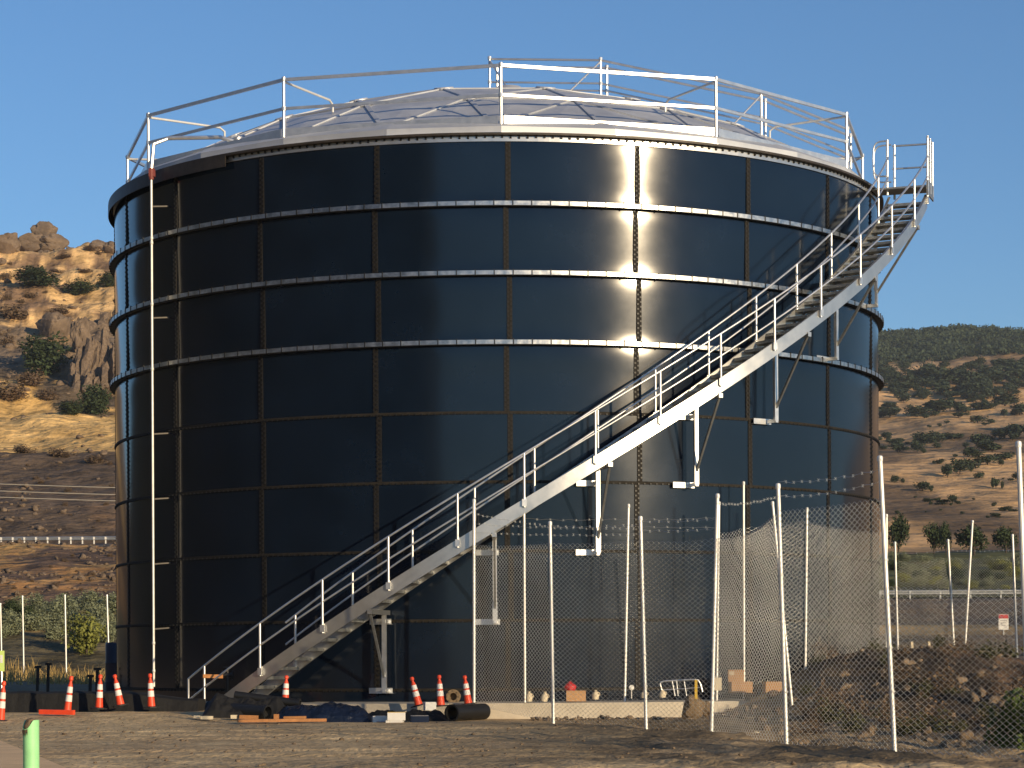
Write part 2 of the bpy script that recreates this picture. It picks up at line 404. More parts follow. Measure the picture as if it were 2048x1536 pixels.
# roads on the two slopes
def road(y0, y1, prof, s0, s1, dz):
    b = MB(); N = 40
    for i in range(N):
        sa = s0 + (s1 - s0) * i / N; sb = s0 + (s1 - s0) * (i + 1) / N
        q = []
        for (s, Y) in ((sa, y0), (sb, y0), (sb, y1), (sa, y1)): q.append(((s - CX) / F * Y, Y, interp(prof, Y) + dz))
        b.add(q, [(0, 1, 2, 3)])
    b.build('road', M['asphalt'])['kind'] = 'structure'
road(201, 211, PL, -1200, 480, 0.10)
road(154, 161, PR, 1300, 3600, 0.09)

# ------------------------------------------------------------------ THE TANK
TO = Vector((TX, TY, 0))
tank = empty('storage_tank', TO, 'huge dark blue bolted steel storage tank with pale stiffener rings and aluminium dome roof', 'storage tank')
RINGS = (7.0, 8.4, 9.8)
def wall_r(z):
    # sheets tuck in slightly at every stiffened lap
    r = 0.0; 
    for zk in (7.0, 8.4, 9.8, 11.2):
        t = (z - zk) / 0.20
        r += -0.0125 * math.erf(t)
    r += max(0.0, z - 6.3) * 0.0172 - 0.050
    return TR + r
b = MB(); NP = 252; zs = []
for k in range(8):
    zs += [1.4 * k + d for d in ((0.0, 0.2, 0.45, 0.7, 0.95, 1.2) if k < 4 else (0.0, 0.06, 0.12, 0.18, 0.26, 0.36, 0.5, 0.7, 0.9, 1.04, 1.14, 1.22, 1.28, 1.34))]
zs = [-0.24] + zs + [11.2]
for z in zs:
    for k in range(NP): b.v.append(tuple(pol(360.0 * k / NP, wall_r(z), z)))
for j in range(len(zs) - 1):
    for k in range(NP):
        k2 = (k + 1) % NP; b.f.append((j * NP + k, j * NP + k2, (j + 1) * NP + k2, (j + 1) * NP + k))
wall = b.build('wall', M['enamel'], tank, TO, True)
NCOL = 21; PH0 = 1.65
def seam_phi(c, row): return PH0 + c * 360.0 / NCOL + (0.30 if row % 2 else -0.12) * (1 if row < 7 else 0.6)
for c in range(NCOL):                                # lapped vertical joints with double bolt rows
    ph = ((PH0 + c * 360.0 / NCOL + 180) % 360) - 180
    b = MB(); bb = MB(); front = abs(ph) < 95
    for row in range(8):
        p0 = seam_phi(c, row); z0 = 1.4 * row + 0.03; z1 = 1.4 * row + 1.37; wd = 0.35
        rm = min(wall_r(z0), wall_r(z1)); rx = max(wall_r(z0 + .1), wall_r(z1 - .1), wall_r((z0 + z1) / 2))
        b.arc(p0 - wd, p0 + wd, 2, [(rm - 0.03, z0), (rx + 0.010, z0), (rx + 0.010, z1), (rm - 0.03, z1)])
        if front:
            z = z0 + 0.03; i = 0
            while z < z1:
                for s in (-1, 1):
                    q = p0 + s * 0.19 + R_.uniform(-.02, .02); zz = z + (0.045 if s > 0 else 0)
                    bb.arc(q - 0.115, q + 0.115, 1, [(rx, zz - 0.022), (rx + 0.026, zz - 0.018), (rx + 0.026, zz + 0.018), (rx, zz + 0.022)])
                z += 0.098
    so_ = b.build('vertical_seam', M['seam'], tank, TO)
    if front: bb.build('seam_bolts', M['bolt'], so_, TO)['kind'] = 'stuff'
for k in range(0, 5):                                # plain horizontal laps
    zk = 1.4 * k; b = MB(); b.arc(0, 360, 252, [(TR - 0.02, zk - 0.030), (TR + 0.014, zk - 0.030), (TR + 0.014, zk + 0.030), (TR - 0.02, zk + 0.034)])
    h = b.build('horizontal_seam', M['lap'], tank, TO)
    bb = MB(); n = 420
    for i in range(n):
        q = -180 + 360 * i / n
        if abs(q) > 95: continue
        bb.arc(q - 0.085, q + 0.085, 1, [(TR + 0.012, zk - 0.034), (TR + 0.034, zk - 0.030), (TR + 0.034, zk - 0.004), (TR + 0.012, zk - 0.002)])
    bb.build('seam_bolts', M['bolt'], h, TO)['kind'] = 'stuff'
for zk in RINGS:                                     # stiffener angles
    r0 = TR - 0.03; r1 = TR + 0.125
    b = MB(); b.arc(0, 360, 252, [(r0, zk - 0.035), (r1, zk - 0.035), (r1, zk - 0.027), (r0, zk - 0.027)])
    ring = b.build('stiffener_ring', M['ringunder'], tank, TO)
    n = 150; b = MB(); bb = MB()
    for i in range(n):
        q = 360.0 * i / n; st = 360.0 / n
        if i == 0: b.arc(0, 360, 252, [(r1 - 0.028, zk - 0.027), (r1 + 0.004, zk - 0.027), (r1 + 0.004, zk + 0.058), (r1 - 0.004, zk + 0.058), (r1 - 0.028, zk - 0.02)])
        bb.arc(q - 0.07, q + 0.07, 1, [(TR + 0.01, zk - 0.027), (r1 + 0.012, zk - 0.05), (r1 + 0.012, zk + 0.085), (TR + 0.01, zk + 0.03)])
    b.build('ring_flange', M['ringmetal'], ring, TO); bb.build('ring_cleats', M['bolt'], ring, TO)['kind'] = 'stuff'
# rim: wind girder, pale angle with bolt teeth
b = MB(); b.arc(0, 360, 252, [(TR - 0.05, 11.18), (TR + 0.145, 11.19), (TR + 0.145, 11.235), (TR - 0.05, 11.235)])
rim = b.build('rim', M['rimsteel'], tank, TO)
b = MB(); b.arc(0, 360, 252, [(TR - 0.005, 11.075), (wall_r(11.1) + 0.034, 11.075), (wall_r(11.1) + 0.034, 11.178), (TR - 0.005, 11.178)])
b.build('rim_angle', M['galv'], rim, TO)
bb = MB(); n = 330
for i in range(n):
    q = -180 + 360.0 * i / n
    if abs(q) > 100: continue
    bb.arc(q - 0.13, q + 0.13, 1, [(TR + 0.04, 11.135 + 0.012 * math.sin(i)), (wall_r(11.1) + 0.062, 11.145), (wall_r(11.1) + 0.062, 11.182), (TR + 0.04, 11.182)])
bb.build('rim_bolts', M['bolt'], rim, TO)['kind'] = 'stuff'
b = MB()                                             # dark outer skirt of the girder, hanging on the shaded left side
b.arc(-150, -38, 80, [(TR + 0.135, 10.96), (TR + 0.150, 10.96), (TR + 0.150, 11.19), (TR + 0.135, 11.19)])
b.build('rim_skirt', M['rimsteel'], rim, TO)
# outlet nozzle low on the wall
b = MB(); c0 = at(908, 1393, 49.0); ax = (c0 - Vector((TX, TY, c0.z))).normalized(); mm = ax.to_track_quat('Z', 'X').to_matrix()
b.lathe([(0.085, -0.5), (0.085, 0.10), (0.145, 0.10), (0.145, 0.135), (0.075, 0.135), (0.075, 0.0), (0.0, 0.0)], c0, 20, mm)
for i in range(8):
    a = 2 * PI * i / 8; b.tube([c0 + mm @ Vector((0.118 * math.cos(a), 0.118 * math.sin(a), 0.13)), c0 + mm @ Vector((0.118 * math.cos(a), 0.118 * math.sin(a), 0.16))], 0.012, 6)
autosmooth(b.build('outlet_nozzle', M['mud'], tank, TO))

# ---- dome roof (flat triangular panels between battens)
APEX, EDGE_R, EDGE_Z = 13.80, 8.72, 11.46
RS = EDGE_R ** 2 / (2 * (APEX - EDGE_Z)) + (APEX - EDGE_Z) / 2
def dome_z(r): return APEX - RS + math.sqrt(RS * RS - r * r)
NR = 4; idx = {}; vs = [pol(0, 0, APEX)]; 
for k in range(1, NR + 1):
    for i in range(6 * k):
        r = EDGE_R * k / NR; idx[(k, i)] = len(vs); vs.append(pol(15 + 60.0 * i / k, r, dome_z(r)))
idx[(0, 0)] = 0; tri = []
for k in range(1, NR + 1):
    for sct in range(6):
        for j in range(k):
            a = idx[(k, (sct * k + j) % (6 * k))]; c = idx[(k, (sct * k + j + 1) % (6 * k))]
            inn = idx[(k - 1, (sct * (k - 1) + j) % max(1, 6 * (k - 1)))] if k > 1 else 0
            tri.append((a, c, inn))
            if j < k - 1:
                inn2 = idx[(k - 1, (sct * (k - 1) + j + 1) % (6 * (k - 1)))]; tri.append((c, inn2, inn))
b = MB()
for t in tri:                                        # each panel slightly pillowed so that it catches the sky differently
    p = [vs[i] for i in t]; c = (p[0] + p[1] + p[2]) / 3 + Vector((R_.uniform(-.02, .02), R_.uniform(-.02, .02), 0.05))
    b.add([p[0], p[1], p[2], c], [(0, 1, 3), (1, 2, 3), (2, 0, 3)])
roof = b.build('roof', M['panel'], tank, TO)
edges = set()
for t in tri:
    for u in range(3): edges.add(tuple(sorted((t[u], t[(u + 1) % 3]))))
b = MB()
for (i, j) in edges:
    up = ((vs[i] + vs[j]) / 2 - Vector((TX, TY, APEX - RS))).normalized()
    b.bar(vs[i] + up * 0.02, vs[j] + up * 0.02, 0.09, 0.03, up)
b.build('roof_batten', M['panel'], roof, TO)['kind'] = 'stuff'
for p in vs:
    up = (p - Vector((TX, TY, APEX - RS))).normalized(); mm = up.to_track_quat('Z', 'X').to_matrix()
    b = MB(); b.lathe([(0, 0.048), (0.21, 0.046), (0.22, 0.03), (0.22, 0.0)], p, 14, mm)
    b.build('roof_hub_plate', M['panel'], roof, TO)
# edge fascia: 24 flat aluminium panels, with a drip flange
b = MB(); f2 = MB(); NF = 24
for i in range(NF):
    a0 = 1.0 + 360.0 / NF * i; a1 = a0 + 360.0 / NF
    q0, q1 = pol(a0, 8.98, 0), pol(a1, 8.98, 0); i0, i1 = pol(a0, 8.66, 0), pol(a1, 8.66, 0)
    z0, z1 = 11.245, 11.40
    b.add([q0 + Vector((0, 0, z0)), q1 + Vector((0, 0, z0)), q1 + Vector((0, 0, z1)), q0 + Vector((0, 0, z1)),
           i1 + Vector((0, 0, 11.56)), i0 + Vector((0, 0, 11.56))], [(0, 1, 2, 3), (3, 2, 4, 5)])
f2.arc(1.0, 361.0, NF, [(8.93, 11.22), (9.03, 11.22), (9.03, 11.27), (8.93, 11.27)])
fa = b.build('fascia', M['panel'], tank, TO); f2.build('fascia_flange', M['alu'], fa, TO)

# ---- perimeter guard rail on the roof edge (12-sided)
RP = 8.82; POSTS = [1.0 + 30.6 * k for k in range(-3, 4)] + [123.4, 153, 184, 214, 241]
allp = sorted(POSTS)
def square_ring(z, h):                              # square tube running from post to post
    b = MB(); vs = []; n = len(allp)
    for a in allp:
        for (dr, dz) in ((h, -h), (h, h), (-h, h), (-h, -h)): vs.append(pol(a, RP + dr, z + dz))
    b.add(vs, [(i * 4 + k, ((i + 1) % n) * 4 + k, ((i + 1) % n) * 4 + (k + 1) % 4, i * 4 + (k + 1) % 4) for i in range(n) for k in range(4)])
    return b
grail = square_ring(12.66, 0.031).build('guard_rail', M['alu'], tank, TO)
square_ring(12.06, 0.027).build('mid_rail', M['alu'], grail, TO)
for a, c in zip(allp, allp[1:] + [allp[0] + 360]):
    b = MB(); p, q = pol(a, RP + 0.03, 11.56), pol(c, RP + 0.03, 11.56); d = (q - p).normalized() * 0.06
    b.bar(p + d, q - d, 0.012, 0.17)
    b.build('toe_board', M['alu'], grail, TO)
for a in allp:
    b = MB(); b.tube([pol(a, RP, 11.36), pol(a, RP, 12.70)], 0.033, 10); b.lathe([(0, 0.05), (0.045, 0.035), (0.05, 0), (0.045, -0.04), (0.033, -0.05)], pol(a, RP, 12.68), 12)
    b.lathe([(0.05, 0.04), (0.05, -0.04)], pol(a, RP, 12.06), 10)
    b.box(pol(a, RP, 11.37), (0.42, 0.10, 0.03), Matrix.Rotation(math.radians(a), 3, 'Z'))
    autosmooth(b.build('post', M['alu'], grail, TO))
    b = MB(); r2 = 7.0
    b.tube([pol(a, RP - 0.03, 12.62), pol(a, r2 + 0.12, dome_z(r2) + 0.24), pol(a, r2, dome_z(r2) + 0.16), pol(a, r2, dome_z(r2))], 0.026, 8)
    autosmooth(b.build('brace', M['fencemetal'], grail, TO))
# ---- walkway rails from the stair landing up to the dome centre
PW = 77.0; wd_ = Vector((math.sin(math.radians(PW)), -math.cos(math.radians(PW)), 0)); wn = Vector((-wd_.y, wd_.x, 0))
def wk(r, side, dz):
    p = Vector((TX, TY, 0)) + wd_ * r + wn * (0.0 if side == 0 else 0.78); return Vector((p.x, p.y, dome_z(min(8.6, max(0, r))) + dz))
WR = [-0.15, 2.55, 6.35, 8.35]
wrail = None
for side in (0, 1):
    b = MB(); b.tube([wk(x, side, 1.15) for x in WR], 0.028, 8); o = autosmooth(b.build('walkway_rail', M['alu'], tank, TO))
    b = MB(); b.tube([wk(x, side, 0.6) for x in WR], 0.024, 8); autosmooth(b.build('mid_rail', M['alu'], o, TO))
    for x in WR:
        b = MB(); b.tube([wk(x, side, 0.0), wk(x, side, 1.2)], 0.030, 8); b.lathe([(0, 0.05), (0.045, 0.03), (0.045, -0.04), (0.03, -0.05)], wk(x, side, 1.18), 10)
        b.lathe([(0.045, 0.04), (0.045, -0.04)], wk(x, side, 0.6), 10)
        autosmooth(b.build('post', M['alu'], o, TO))
        if side == 0 and x < 8:
            b = MB(); b.tube([wk(x, side, 1.12), wk(x, side, 1.12) + Vector((-0.85 if x > 0 else .5, -0.9, -1.0))], 0.022, 8); autosmooth(b.build('brace', M['alu'], o, TO))
b = MB(); L0 = [8.5 - i * 0.34 for i in range(26)]
vs = [wk(r, sd, dz) for r in L0 for (sd, dz) in ((0, 0.08), (1, 0.08), (1, 0.11), (0, 0.11))]
b.add(vs, [(i * 4 + k, i * 4 + (k + 1) % 4, i * 4 + 4 + (k + 1) % 4, i * 4 + 4 + k) for i in range(25) for k in range(4)])
b.build('roof_walkway', M['alu'], tank, TO)
b = MB(); b.lathe([(0, 0.28), (0.30, 0.26), (0.40, 0.16), (0.42, 0.0), (0.55, -0.02)], pol(20, 0.9, dome_z(1.0) + 0.03), 20); autosmooth(b.build('roof_vent', M['panel'], tank, TO))

# ------------------------------------------------------------------ SPIRAL STAIR
RO, RI, ZS0, KS = 10.30, 9.42, 3.43, 6.18
def zs_(ph): return ZS0 + KS * math.radians(ph)
PH_A, PH_B = -36.2, 70.2
PO = pol(PH_A, 10.0, -0.5)
stair = empty('spiral_staircase', PO, 'long galvanised staircase curving up the outside of the dark tank', 'staircase')
def helix(r, a0, a1, dz, n): return [pol(a0 + (a1 - a0) * i / n, r, zs_(a0 + (a1 - a0) * i / n) + dz) for i in range(n + 1)]
def stringer(r, lip):
    b = MB(); n = 110; sec = [(-0.004, 0.0), (0.004, 0.0), (0.004, -0.30), (-0.004, -0.30)]
    fl = [(lip * 0.055, 0.0), (lip * 0.055, -0.014), (lip * 0.004, -0.014), (lip * 0.004, -0.286), (lip * 0.055, -0.286), (lip * 0.055, -0.30), (-lip * 0.004, -0.30), (-lip * 0.004, 0.0)]
    N = len(fl); vs = []; fs = []
    for i in range(n + 1):
        ph = PH_A + (PH_B - PH_A) * i / n
        for (dr, dz) in fl: vs.append(pol(ph, r + dr, max(zs_(ph) + dz, -0.54)))
    for i in range(n):
        for k in range(N): fs.append((i * N + k, i * N + (k + 1) % N, (i + 1) * N + (k + 1) % N, (i + 1) * N + k))
    fs.append(tuple(range(N))); fs.append(tuple(n * N + k for k in range(N)))
    b.add(vs, fs); return autosmooth(b.build('stringer', M['galv'], stair, PO), 30)
stringer(RO, -1); stringer(RI, 1)
NT = 60
for i in range(NT):
    ph = PH_A + 1.2 + (PH_B - PH_A - 2.0) * i / (NT - 1); z = zs_(ph) - 0.135
    b = MB(); dw = 0.86
    b.arc(ph - dw, ph + dw, 2, [(RI + 0.01, z), (RO - 0.01, z), (RO - 0.01, z + 0.012), (RI + 0.01, z + 0.012)])
    b.arc(ph - dw, ph - dw + 0.06, 1, [(RI + 0.01, z - 0.05), (RO - 0.01, z - 0.05), (RO - 0.01, z), (RI + 0.01, z)])
    b.arc(ph + dw - 0.06, ph + dw, 1, [(RI + 0.01, z - 0.055), (RO - 0.01, z - 0.055), (RO - 0.01, z), (RI + 0.01, z)])
    b.build('tread', M['galvdull'], stair, PO)
HP = [-35.3, -27.4, -19.5, -11.8, -4.1, 3.2, 11.1, 18.6, 26.1, 33.5, 40.8, 48.2, 55.7, 63.1, 69.6]
RT, RM_ = 0.89, 0.445
for r, nm, off in ((RO + 0.03, 'outer', 0), (RI - 0.0, 'inner', 1.6)):
    b = MB()
    a0 = PH_A - (1.6 if nm == 'outer' else -9.0)
    top = helix(r, a0, PH_B, RT, 120); mid = helix(r, a0, PH_B, RM_, 120)
    b.tube(([mid[0]] if nm == 'outer' else []) + top, 0.0225, 8)
    hr = autosmooth(b.build('handrail', M['alu'], stair, PO), 50)
    b = MB(); b.tube(mid, 0.0205, 8); autosmooth(b.build('mid_rail', M['alu'], hr, PO), 50)
    for ph in HP:
        p_ = ph + off
        if nm == 'inner' and (ph < -28 or ph > 66): continue
        b = MB(); z = zs_(p_); b.tube([pol(p_, r, z - 0.17), pol(p_, r, z + RT)], 0.0265, 8)
        b.box(pol(p_, r + (0.015 if nm == 'outer' else 0.0), z - 0.08), (0.09, 0.03, 0.14), Matrix.Rotation(math.radians(p_), 3, 'Z'))
        autosmooth(b.build('post', M['alu'], hr, PO), 50)
# brackets on the wall seams
BR = [(768, 1300, 0), (989, 1150, 1), (1196, 1020, 2), (1392, 900, 3), (1551, 770, 4), (1672, 660, 5), (1752, 575, 6)]
BZ = {0: 0.02, 1: 1.4, 2: 2.8, 3: 4.2, 4: 5.6, 5: 7.08, 6: 8.48}
for (px, py, k) in BR:
    rl = 9.33; ph = phi_at(px, py, rl); zt = zs_(ph) - 0.30; zb = BZ[k]
    b = MB(); tdir = Vector((math.cos(math.radians(ph)), math.sin(math.radians(ph)), 0)); rdir = Vector((math.sin(math.radians(ph)), -math.cos(math.radians(ph)), 0))
    b.bar(pol(ph, 9.05, zt - 0.05), pol(ph, RO + 0.03, zt - 0.05), 0.09, 0.09)
    br = b.build('bracket', M['galv'], stair, PO)
    b = MB(); b.bar(pol(ph, rl, zb + 0.30), pol(ph, rl, zt - 0.02), 0.085, 0.07, rdir); b.bar(pol(ph, rl + 0.01, zb - 0.03), pol(ph, rl + 0.01, zb + 0.36), 0.10, 0.05, rdir)
    b.build('leg', M['alu'], br, PO)
    b = MB(); b.bar(pol(ph, rl + 0.0, zb + 0.22), pol(ph, RO - 0.02, zt - 0.06), 0.045, 0.045); b.build('strut', M['galvdull'], br, PO)
    for zz, wdt in ((zb, 0.50), (zb + 1.4, 0.46)):
        if zz > zt: continue
        cs = pol(ph - 0.95, TR + 0.09, zz - 0.03); b = MB(); m3 = Matrix.Rotation(math.radians(ph - 0.95), 3, 'Z')
        b.box(cs, (wdt, 0.012, 0.115), m3); b.box(pol(ph - 0.95, TR + 0.045, zz - 0.082), (wdt, 0.088, 0.012), m3)
        b.box(pol(ph, (TR + rl) / 2 + .02, zz - 0.03), (0.07, rl - TR + 0.05, 0.07), Matrix.Rotation(math.radians(ph), 3, 'Z'))
        b.build('wall_plate', M['alu'], br, PO)
# top landing with its rails and gate hoops
ZL = 11.20
b = MB(); b.arc(69.6, 74.0, 6, [(TR + 0.05, ZL - 0.04), (RO + 0.02, ZL - 0.04), (RO + 0.02, ZL), (TR + 0.05, ZL)])
b.arc(69.4, 74.1, 6, [(RO + 0.02, ZL - 0.24), (RO + 0.05, ZL - 0.24), (RO + 0.05, ZL + 0.10), (RO + 0.02, ZL + 0.10)])
land = b.build('landing', M['galvdull'], stair, PO)
b = MB()
for dz, rr in ((1.07, .0225), (0.55, .0205)):
    b.tube([pol(69.6, RO + 0.03, ZL + dz), pol(71.8, RO + 0.03, ZL + dz), pol(73.9, RO + 0.03, ZL + dz), pol(73.9, RI, ZL + dz)], rr, 8)
lr = autosmooth(b.build('landing_rail', M['alu'], land, PO), 50)
for (a, r) in ((69.8, RO + .03), (71.6, RO + .03), (73.9, RO + .03), (73.9, RI + .05), (70.4, RI - 0.02)):
    b = MB(); b.tube([pol(a, r, ZL - 0.15), pol(a, r, ZL + 1.10)], 0.028, 8); autosmooth(b.build('post', M['alu'], land, PO), 50)
def hoop(a, r0, r1, z0, z1):
    b = MB(); pts = []
    for t in range(13):
        u = PI * t / 12; cz = (z0 + z1) / 2; h = (z1 - z0) / 2
        x = r0 + (r1 - r0) * (abs(math.sin(u)) ** 0.45); pts.append(pol(a, x, cz + h * (1 if math.cos(u) > 0 else -1) * abs(math.cos(u)) ** 0.45))
    b.tube(pts, 0.019, 8); return autosmooth(b.build('gate_hoop', M['alu'], land, PO), 50)
hoop(71.0, RI - 0.02, RI - 0.36, ZL + 0.30, ZL + 1.10); hoop(73.8, RI - 0.02, RI - 0.42, ZL + 0.25, ZL + 1.10)
b = MB(); b.bar(pol(PH_A, RO - .01, -0.53), pol(PH_A, RO - .01, -0.44), 0.22, 0.16); b.box(pol(PH_A, RO, -0.47), (0.17, 0.2, 0.16), Matrix.Rotation(math.radians(PH_A), 3, 'Z')); b.build('base_plate', M['alu'], stair, PO)

# ------------------------------------------------------------------ gauge pipe on the left of the tank
php = phi_at(305, 900, 9.36); PP = pol(php, 9.36, 0.1)
gp = empty('gauge_pipe', PP, 'tall thin pale pipe standing off the left side of the tank from rim to ground', 'pipe')
b = MB(); b.tube([pol(php, 9.36, 0.06), pol(php, 9.36, 11.0)], 0.027, 10)
for z in (6.9, 8.3, 9.72, 9.62, 1.0, 0.4): b.lathe([(0.030, 0.035), (0.037, 0.02), (0.037, -0.02), (0.030, -0.035)], pol(php, 9.36, z), 12)
autosmooth(b.build('pipe', M['fencemetal'], gp, PP))
for z in (1.3, 2.7, 4.1, 5.5, 8.0, 10.4):
    b = MB(); b.bar(pol(php, 9.36, z), pol(php + 0.7, 9.0, z + 0.03), 0.03, 0.03); b.build('standoff', M['rimsteel'], gp, PP)
b = MB(); b.tube([pol(php, 9.36, 10.98), pol(php, 9.36, 11.22)], [0.055, 0.06], 12); b.box(pol(php, 9.34, 11.12), (0.13, 0.12, 0.16)); autosmooth(b.build('pulley_housing', M['brnred'], gp, PP))
b = MB(); b.tube([pol(php, 9.36, 11.2), pol(php, 9.30, 11.75), pol(php + .6, 9.0, 11.90), pol(php + 7, 8.3, 11.86), pol(php + 8.5, 8.0, 11.76)], 0.045, 8); b.lathe([(0.0, .08), (0.10, .06), (0.10, -.06), (0, -.08)], pol(php + 8.5, 8.0, 11.8), 12)
autosmooth(b.build('elbow', M['alu'], gp, PP))

# ------------------------------------------------------------------ CHAIN LINK FENCES
def zigzag(P0, P1, zb0, zb1, zt0, zt1, sag=0.0, pitch=0.080, r=0.0042):
    P0 = np.array(P0); P1 = np.array(P1); L = float(np.linalg.norm(P1 - P0)); d = (P1 - P0) / L; nrm = np.array([-d[1], d[0]])
    nw = max(2, int(L / pitch)); hz = max(zt0 - zb0, zt1 - zb1); nk = int(hz / (pitch / 2)) + 1
    i = np.arange(nw)[:, None]; k = np.arange(nk)[None, :]
    par = ((i + k) % 2) * 2 - 1
    s = (i + 0.5) * pitch + par * pitch / 2
    t = s / L; zb = zb0 + (zb1 - zb0) * t; zt = zt0 + (zt1 - zt0) * t - sag * 4 * t * (1 - t)
    z = zb + (zt - zb) * k / (nk - 1)
    wob = 0.02 * np.sin(s * 1.7 + z * 1.3) + 0.012 * np.sin(z * 4.1 + s * 0.6)
    x = P0[0] + d[0] * s + nrm[0] * wob; y = P0[1] + d[1] * s + nrm[1] * wob
    ce = np.stack([x, y, z], -1)
    offs = [np.array([nrm[0] * r, nrm[1] * r, 0]), np.array([-nrm[0] * r * .5 + d[0] * r * .87, -nrm[1] * r * .5 + d[1] * r * .87, 0]), np.array([-nrm[0] * r * .5 - d[0] * r * .87, -nrm[1] * r * .5 - d[1] * r * .87, 0])]
    V = np.stack([ce + o for o in offs], 2).reshape(-1, 3)
    base = (np.arange(nw)[:, None] * nk + np.arange(nk - 1)[None, :]) * 3
    Fc = []
    for a in range(3):
        c = (a + 1) % 3; Fc.append(np.stack([base + a, base + c, base + 3 + c, base + 3 + a], -1).reshape(-1, 4))
    return V, np.concatenate(Fc)
def mesh_np(name, V, Fq, mt, parent, origin):
    me = bpy.data.meshes.new(name); V = V - np.array(origin)
    me.vertices.add(len(V)); me.vertices.foreach_set('co', V.astype(np.float32).ravel())
    me.loops.add(Fq.size); me.loops.foreach_set('vertex_index', Fq.astype(np.int32).ravel())
    me.polygons.add(len(Fq)); me.polygons.foreach_set('loop_start', np.arange(0, Fq.size, Fq.shape[1], dtype=np.int32))
    me.update(); me.validate(); me.materials.append(mt)
    o = bpy.data.objects.new(name, me); COL.objects.link(o)
    if parent is not None: o.parent = parent
    else: o.location = origin
    return o
# posts: (top px, top py, base px, base py, depth)
def fence(label, posts, meshspans, wires, rpost=0.030, hm=3.2, pitch=0.080, r=0.0042, group=None):
    pts = []
    for (tx, ty, bx, by, Y) in posts: pts.append((at(bx, by, Y), at(tx, ty, Y)))
    O = pts[0][0]; root = empty('chain_link_fence', O, label, 'fence', group)
    for i, (bz, tp) in enumerate(pts):
        b = MB(); b.tube([bz - Vector((0, 0, 0.25)), tp], rpost, 10); b.lathe([(0, 0.03), (rpost, 0.02), (rpost * 1.25, 0), (rpost * 1.2, -0.05)], tp, 10)
        d = (tp - bz)
        for q in (0.2, 0.35, 0.5, 0.65):             # tie bands
            b.lathe([(rpost * 1.18, .012), (rpost * 1.18, -.012)], bz + d * q, 10)
        autosmooth(b.build('post', M['fencemetal'], root, O))
    def pt(i, h):
        bz, tp = pts[i]; d = (tp - bz); return bz + d * (h / d.z)
    for (i, j, h0, h1, sag) in meshspans:
        a, c = pts[i][0], pts[j][0]
        V, Fq = zigzag((a.x, a.y), (c.x, c.y), a.z - 0.02, c.z - 0.02, a.z + h0, c.z + h1, sag, pitch, r)
        # lean the fabric with its posts
        da = pts[i][1] - pts[i][0]; dc = pts[j][1] - pts[j][0]
        la, lc = da.xy / da.z, dc.xy / dc.z; L = (c - a).xy.length
        t = np.clip(((V[:, 0] - a.x) * (c.x - a.x) + (V[:, 1] - a.y) * (c.y - a.y)) / L ** 2, 0, 1); hh = V[:, 2] - (a.z + (c.z - a.z) * t)
        V[:, 0] += hh * (la.x + (lc.x - la.x) * t); V[:, 1] += hh * (la.y + (lc.y - la.y) * t)
        mesh_np('mesh_fabric', V, Fq, M['galv'], root, O)
    for (i, j, h0, h1, sag) in wires:
        b = MB(); p, q = pt(i, h0), pt(j, h1); N = 14
        pp = [p + (q - p) * (k / N) - Vector((0, 0, sag * 4 * (k / N) * (1 - k / N))) + Vector((0, 0, 0.012 * math.sin(k * 2.3))) for k in range(N + 1)]
        b.tube(pp, 0.0026, 5)
        L = (q - p).length; nb = int(L / 0.26)
        for k in range(1, nb):                       # barbs
            u = k / nb * N; i0 = min(int(u), N - 1); c = pp[i0] + (pp[i0 + 1] - pp[i0]) * (u - i0)
            b.bar(c - Vector((0.014, 0.008, 0.02)), c + Vector((0.014, 0.008, 0.02)), 0.0026, 0.0026); b.bar(c - Vector((0.014, 0.008, -0.02)), c + Vector((0.014, 0.008, -0.02)), 0.0026, 0.0026)
        b.build('barbed_wire', M['galv'], root, O)
    return root
F1 = [(948, 1000, 948, 1410, 48.05), (1100, 1045, 1107, 1442, 44.0), (1281, 1035, 1293, 1456, 41.5), (1435, 990, 1422, 1470, 39.7),
      (1556, 970, 1574, 1488, 34.6), (1760, 915, 1791, 1500, 31.4), (2037, 886, 2062, 1518, 28.6), (2420, 850, 2425, 1540, 27.5)]
fence('tall chain link fence nearest the camera, from the slab to the right edge', F1,
      [(0, 1, 3.15, 3.2, .03), (1, 2, 3.2, 3.2, .03), (2, 3, 3.2, 3.2, .05), (3, 4, 3.2, 3.3, .14), (4, 5, 3.3, 3.25, .02), (5, 6, 2.1, 2.0, .02), (6, 7, 2.0, 2.0, .02)],
      [(0, 1, 3.75, 3.5, .02), (1, 2, 3.5, 3.45, .03), (2, 3, 3.5, 3.5, .02), (0, 2, 3.55, 3.38, .03), (0, 2, 3.38, 3.28, .03), (2, 3, 3.35, 3.35, .03), (3, 4, 3.75, 3.5, .05), (4, 5, 3.7, 3.6, .05), (4, 5, 3.5, 3.45, .06)], rpost=0.031)
F2 = [(1048, 1000, 1050, 1400, 48.6), (1257, 1010, 1249, 1398, 48.9), (1438, 1005, 1433, 1390, 49.6), (1487, 965, 1488, 1372, 50.6), (1545, 1005, 1587, 1415, 46.5), (1614, 1017, 1610, 1362, 50.6), (1773, 1030, 1773, 1352, 54.8)]
fence('second row of bare galvanised fence posts standing on the slab behind the front mesh', F2, [(2, 3, 3.3, 3.3, .05), (3, 5, 3.3, 3.35, .06), (5, 6, 3.3, 3.2, .04)],
      [(0, 1, 3.6, 3.6, .03), (1, 2, 3.6, 3.6, .03), (1, 2, 3.45, 3.4, .02)], rpost=0.027)
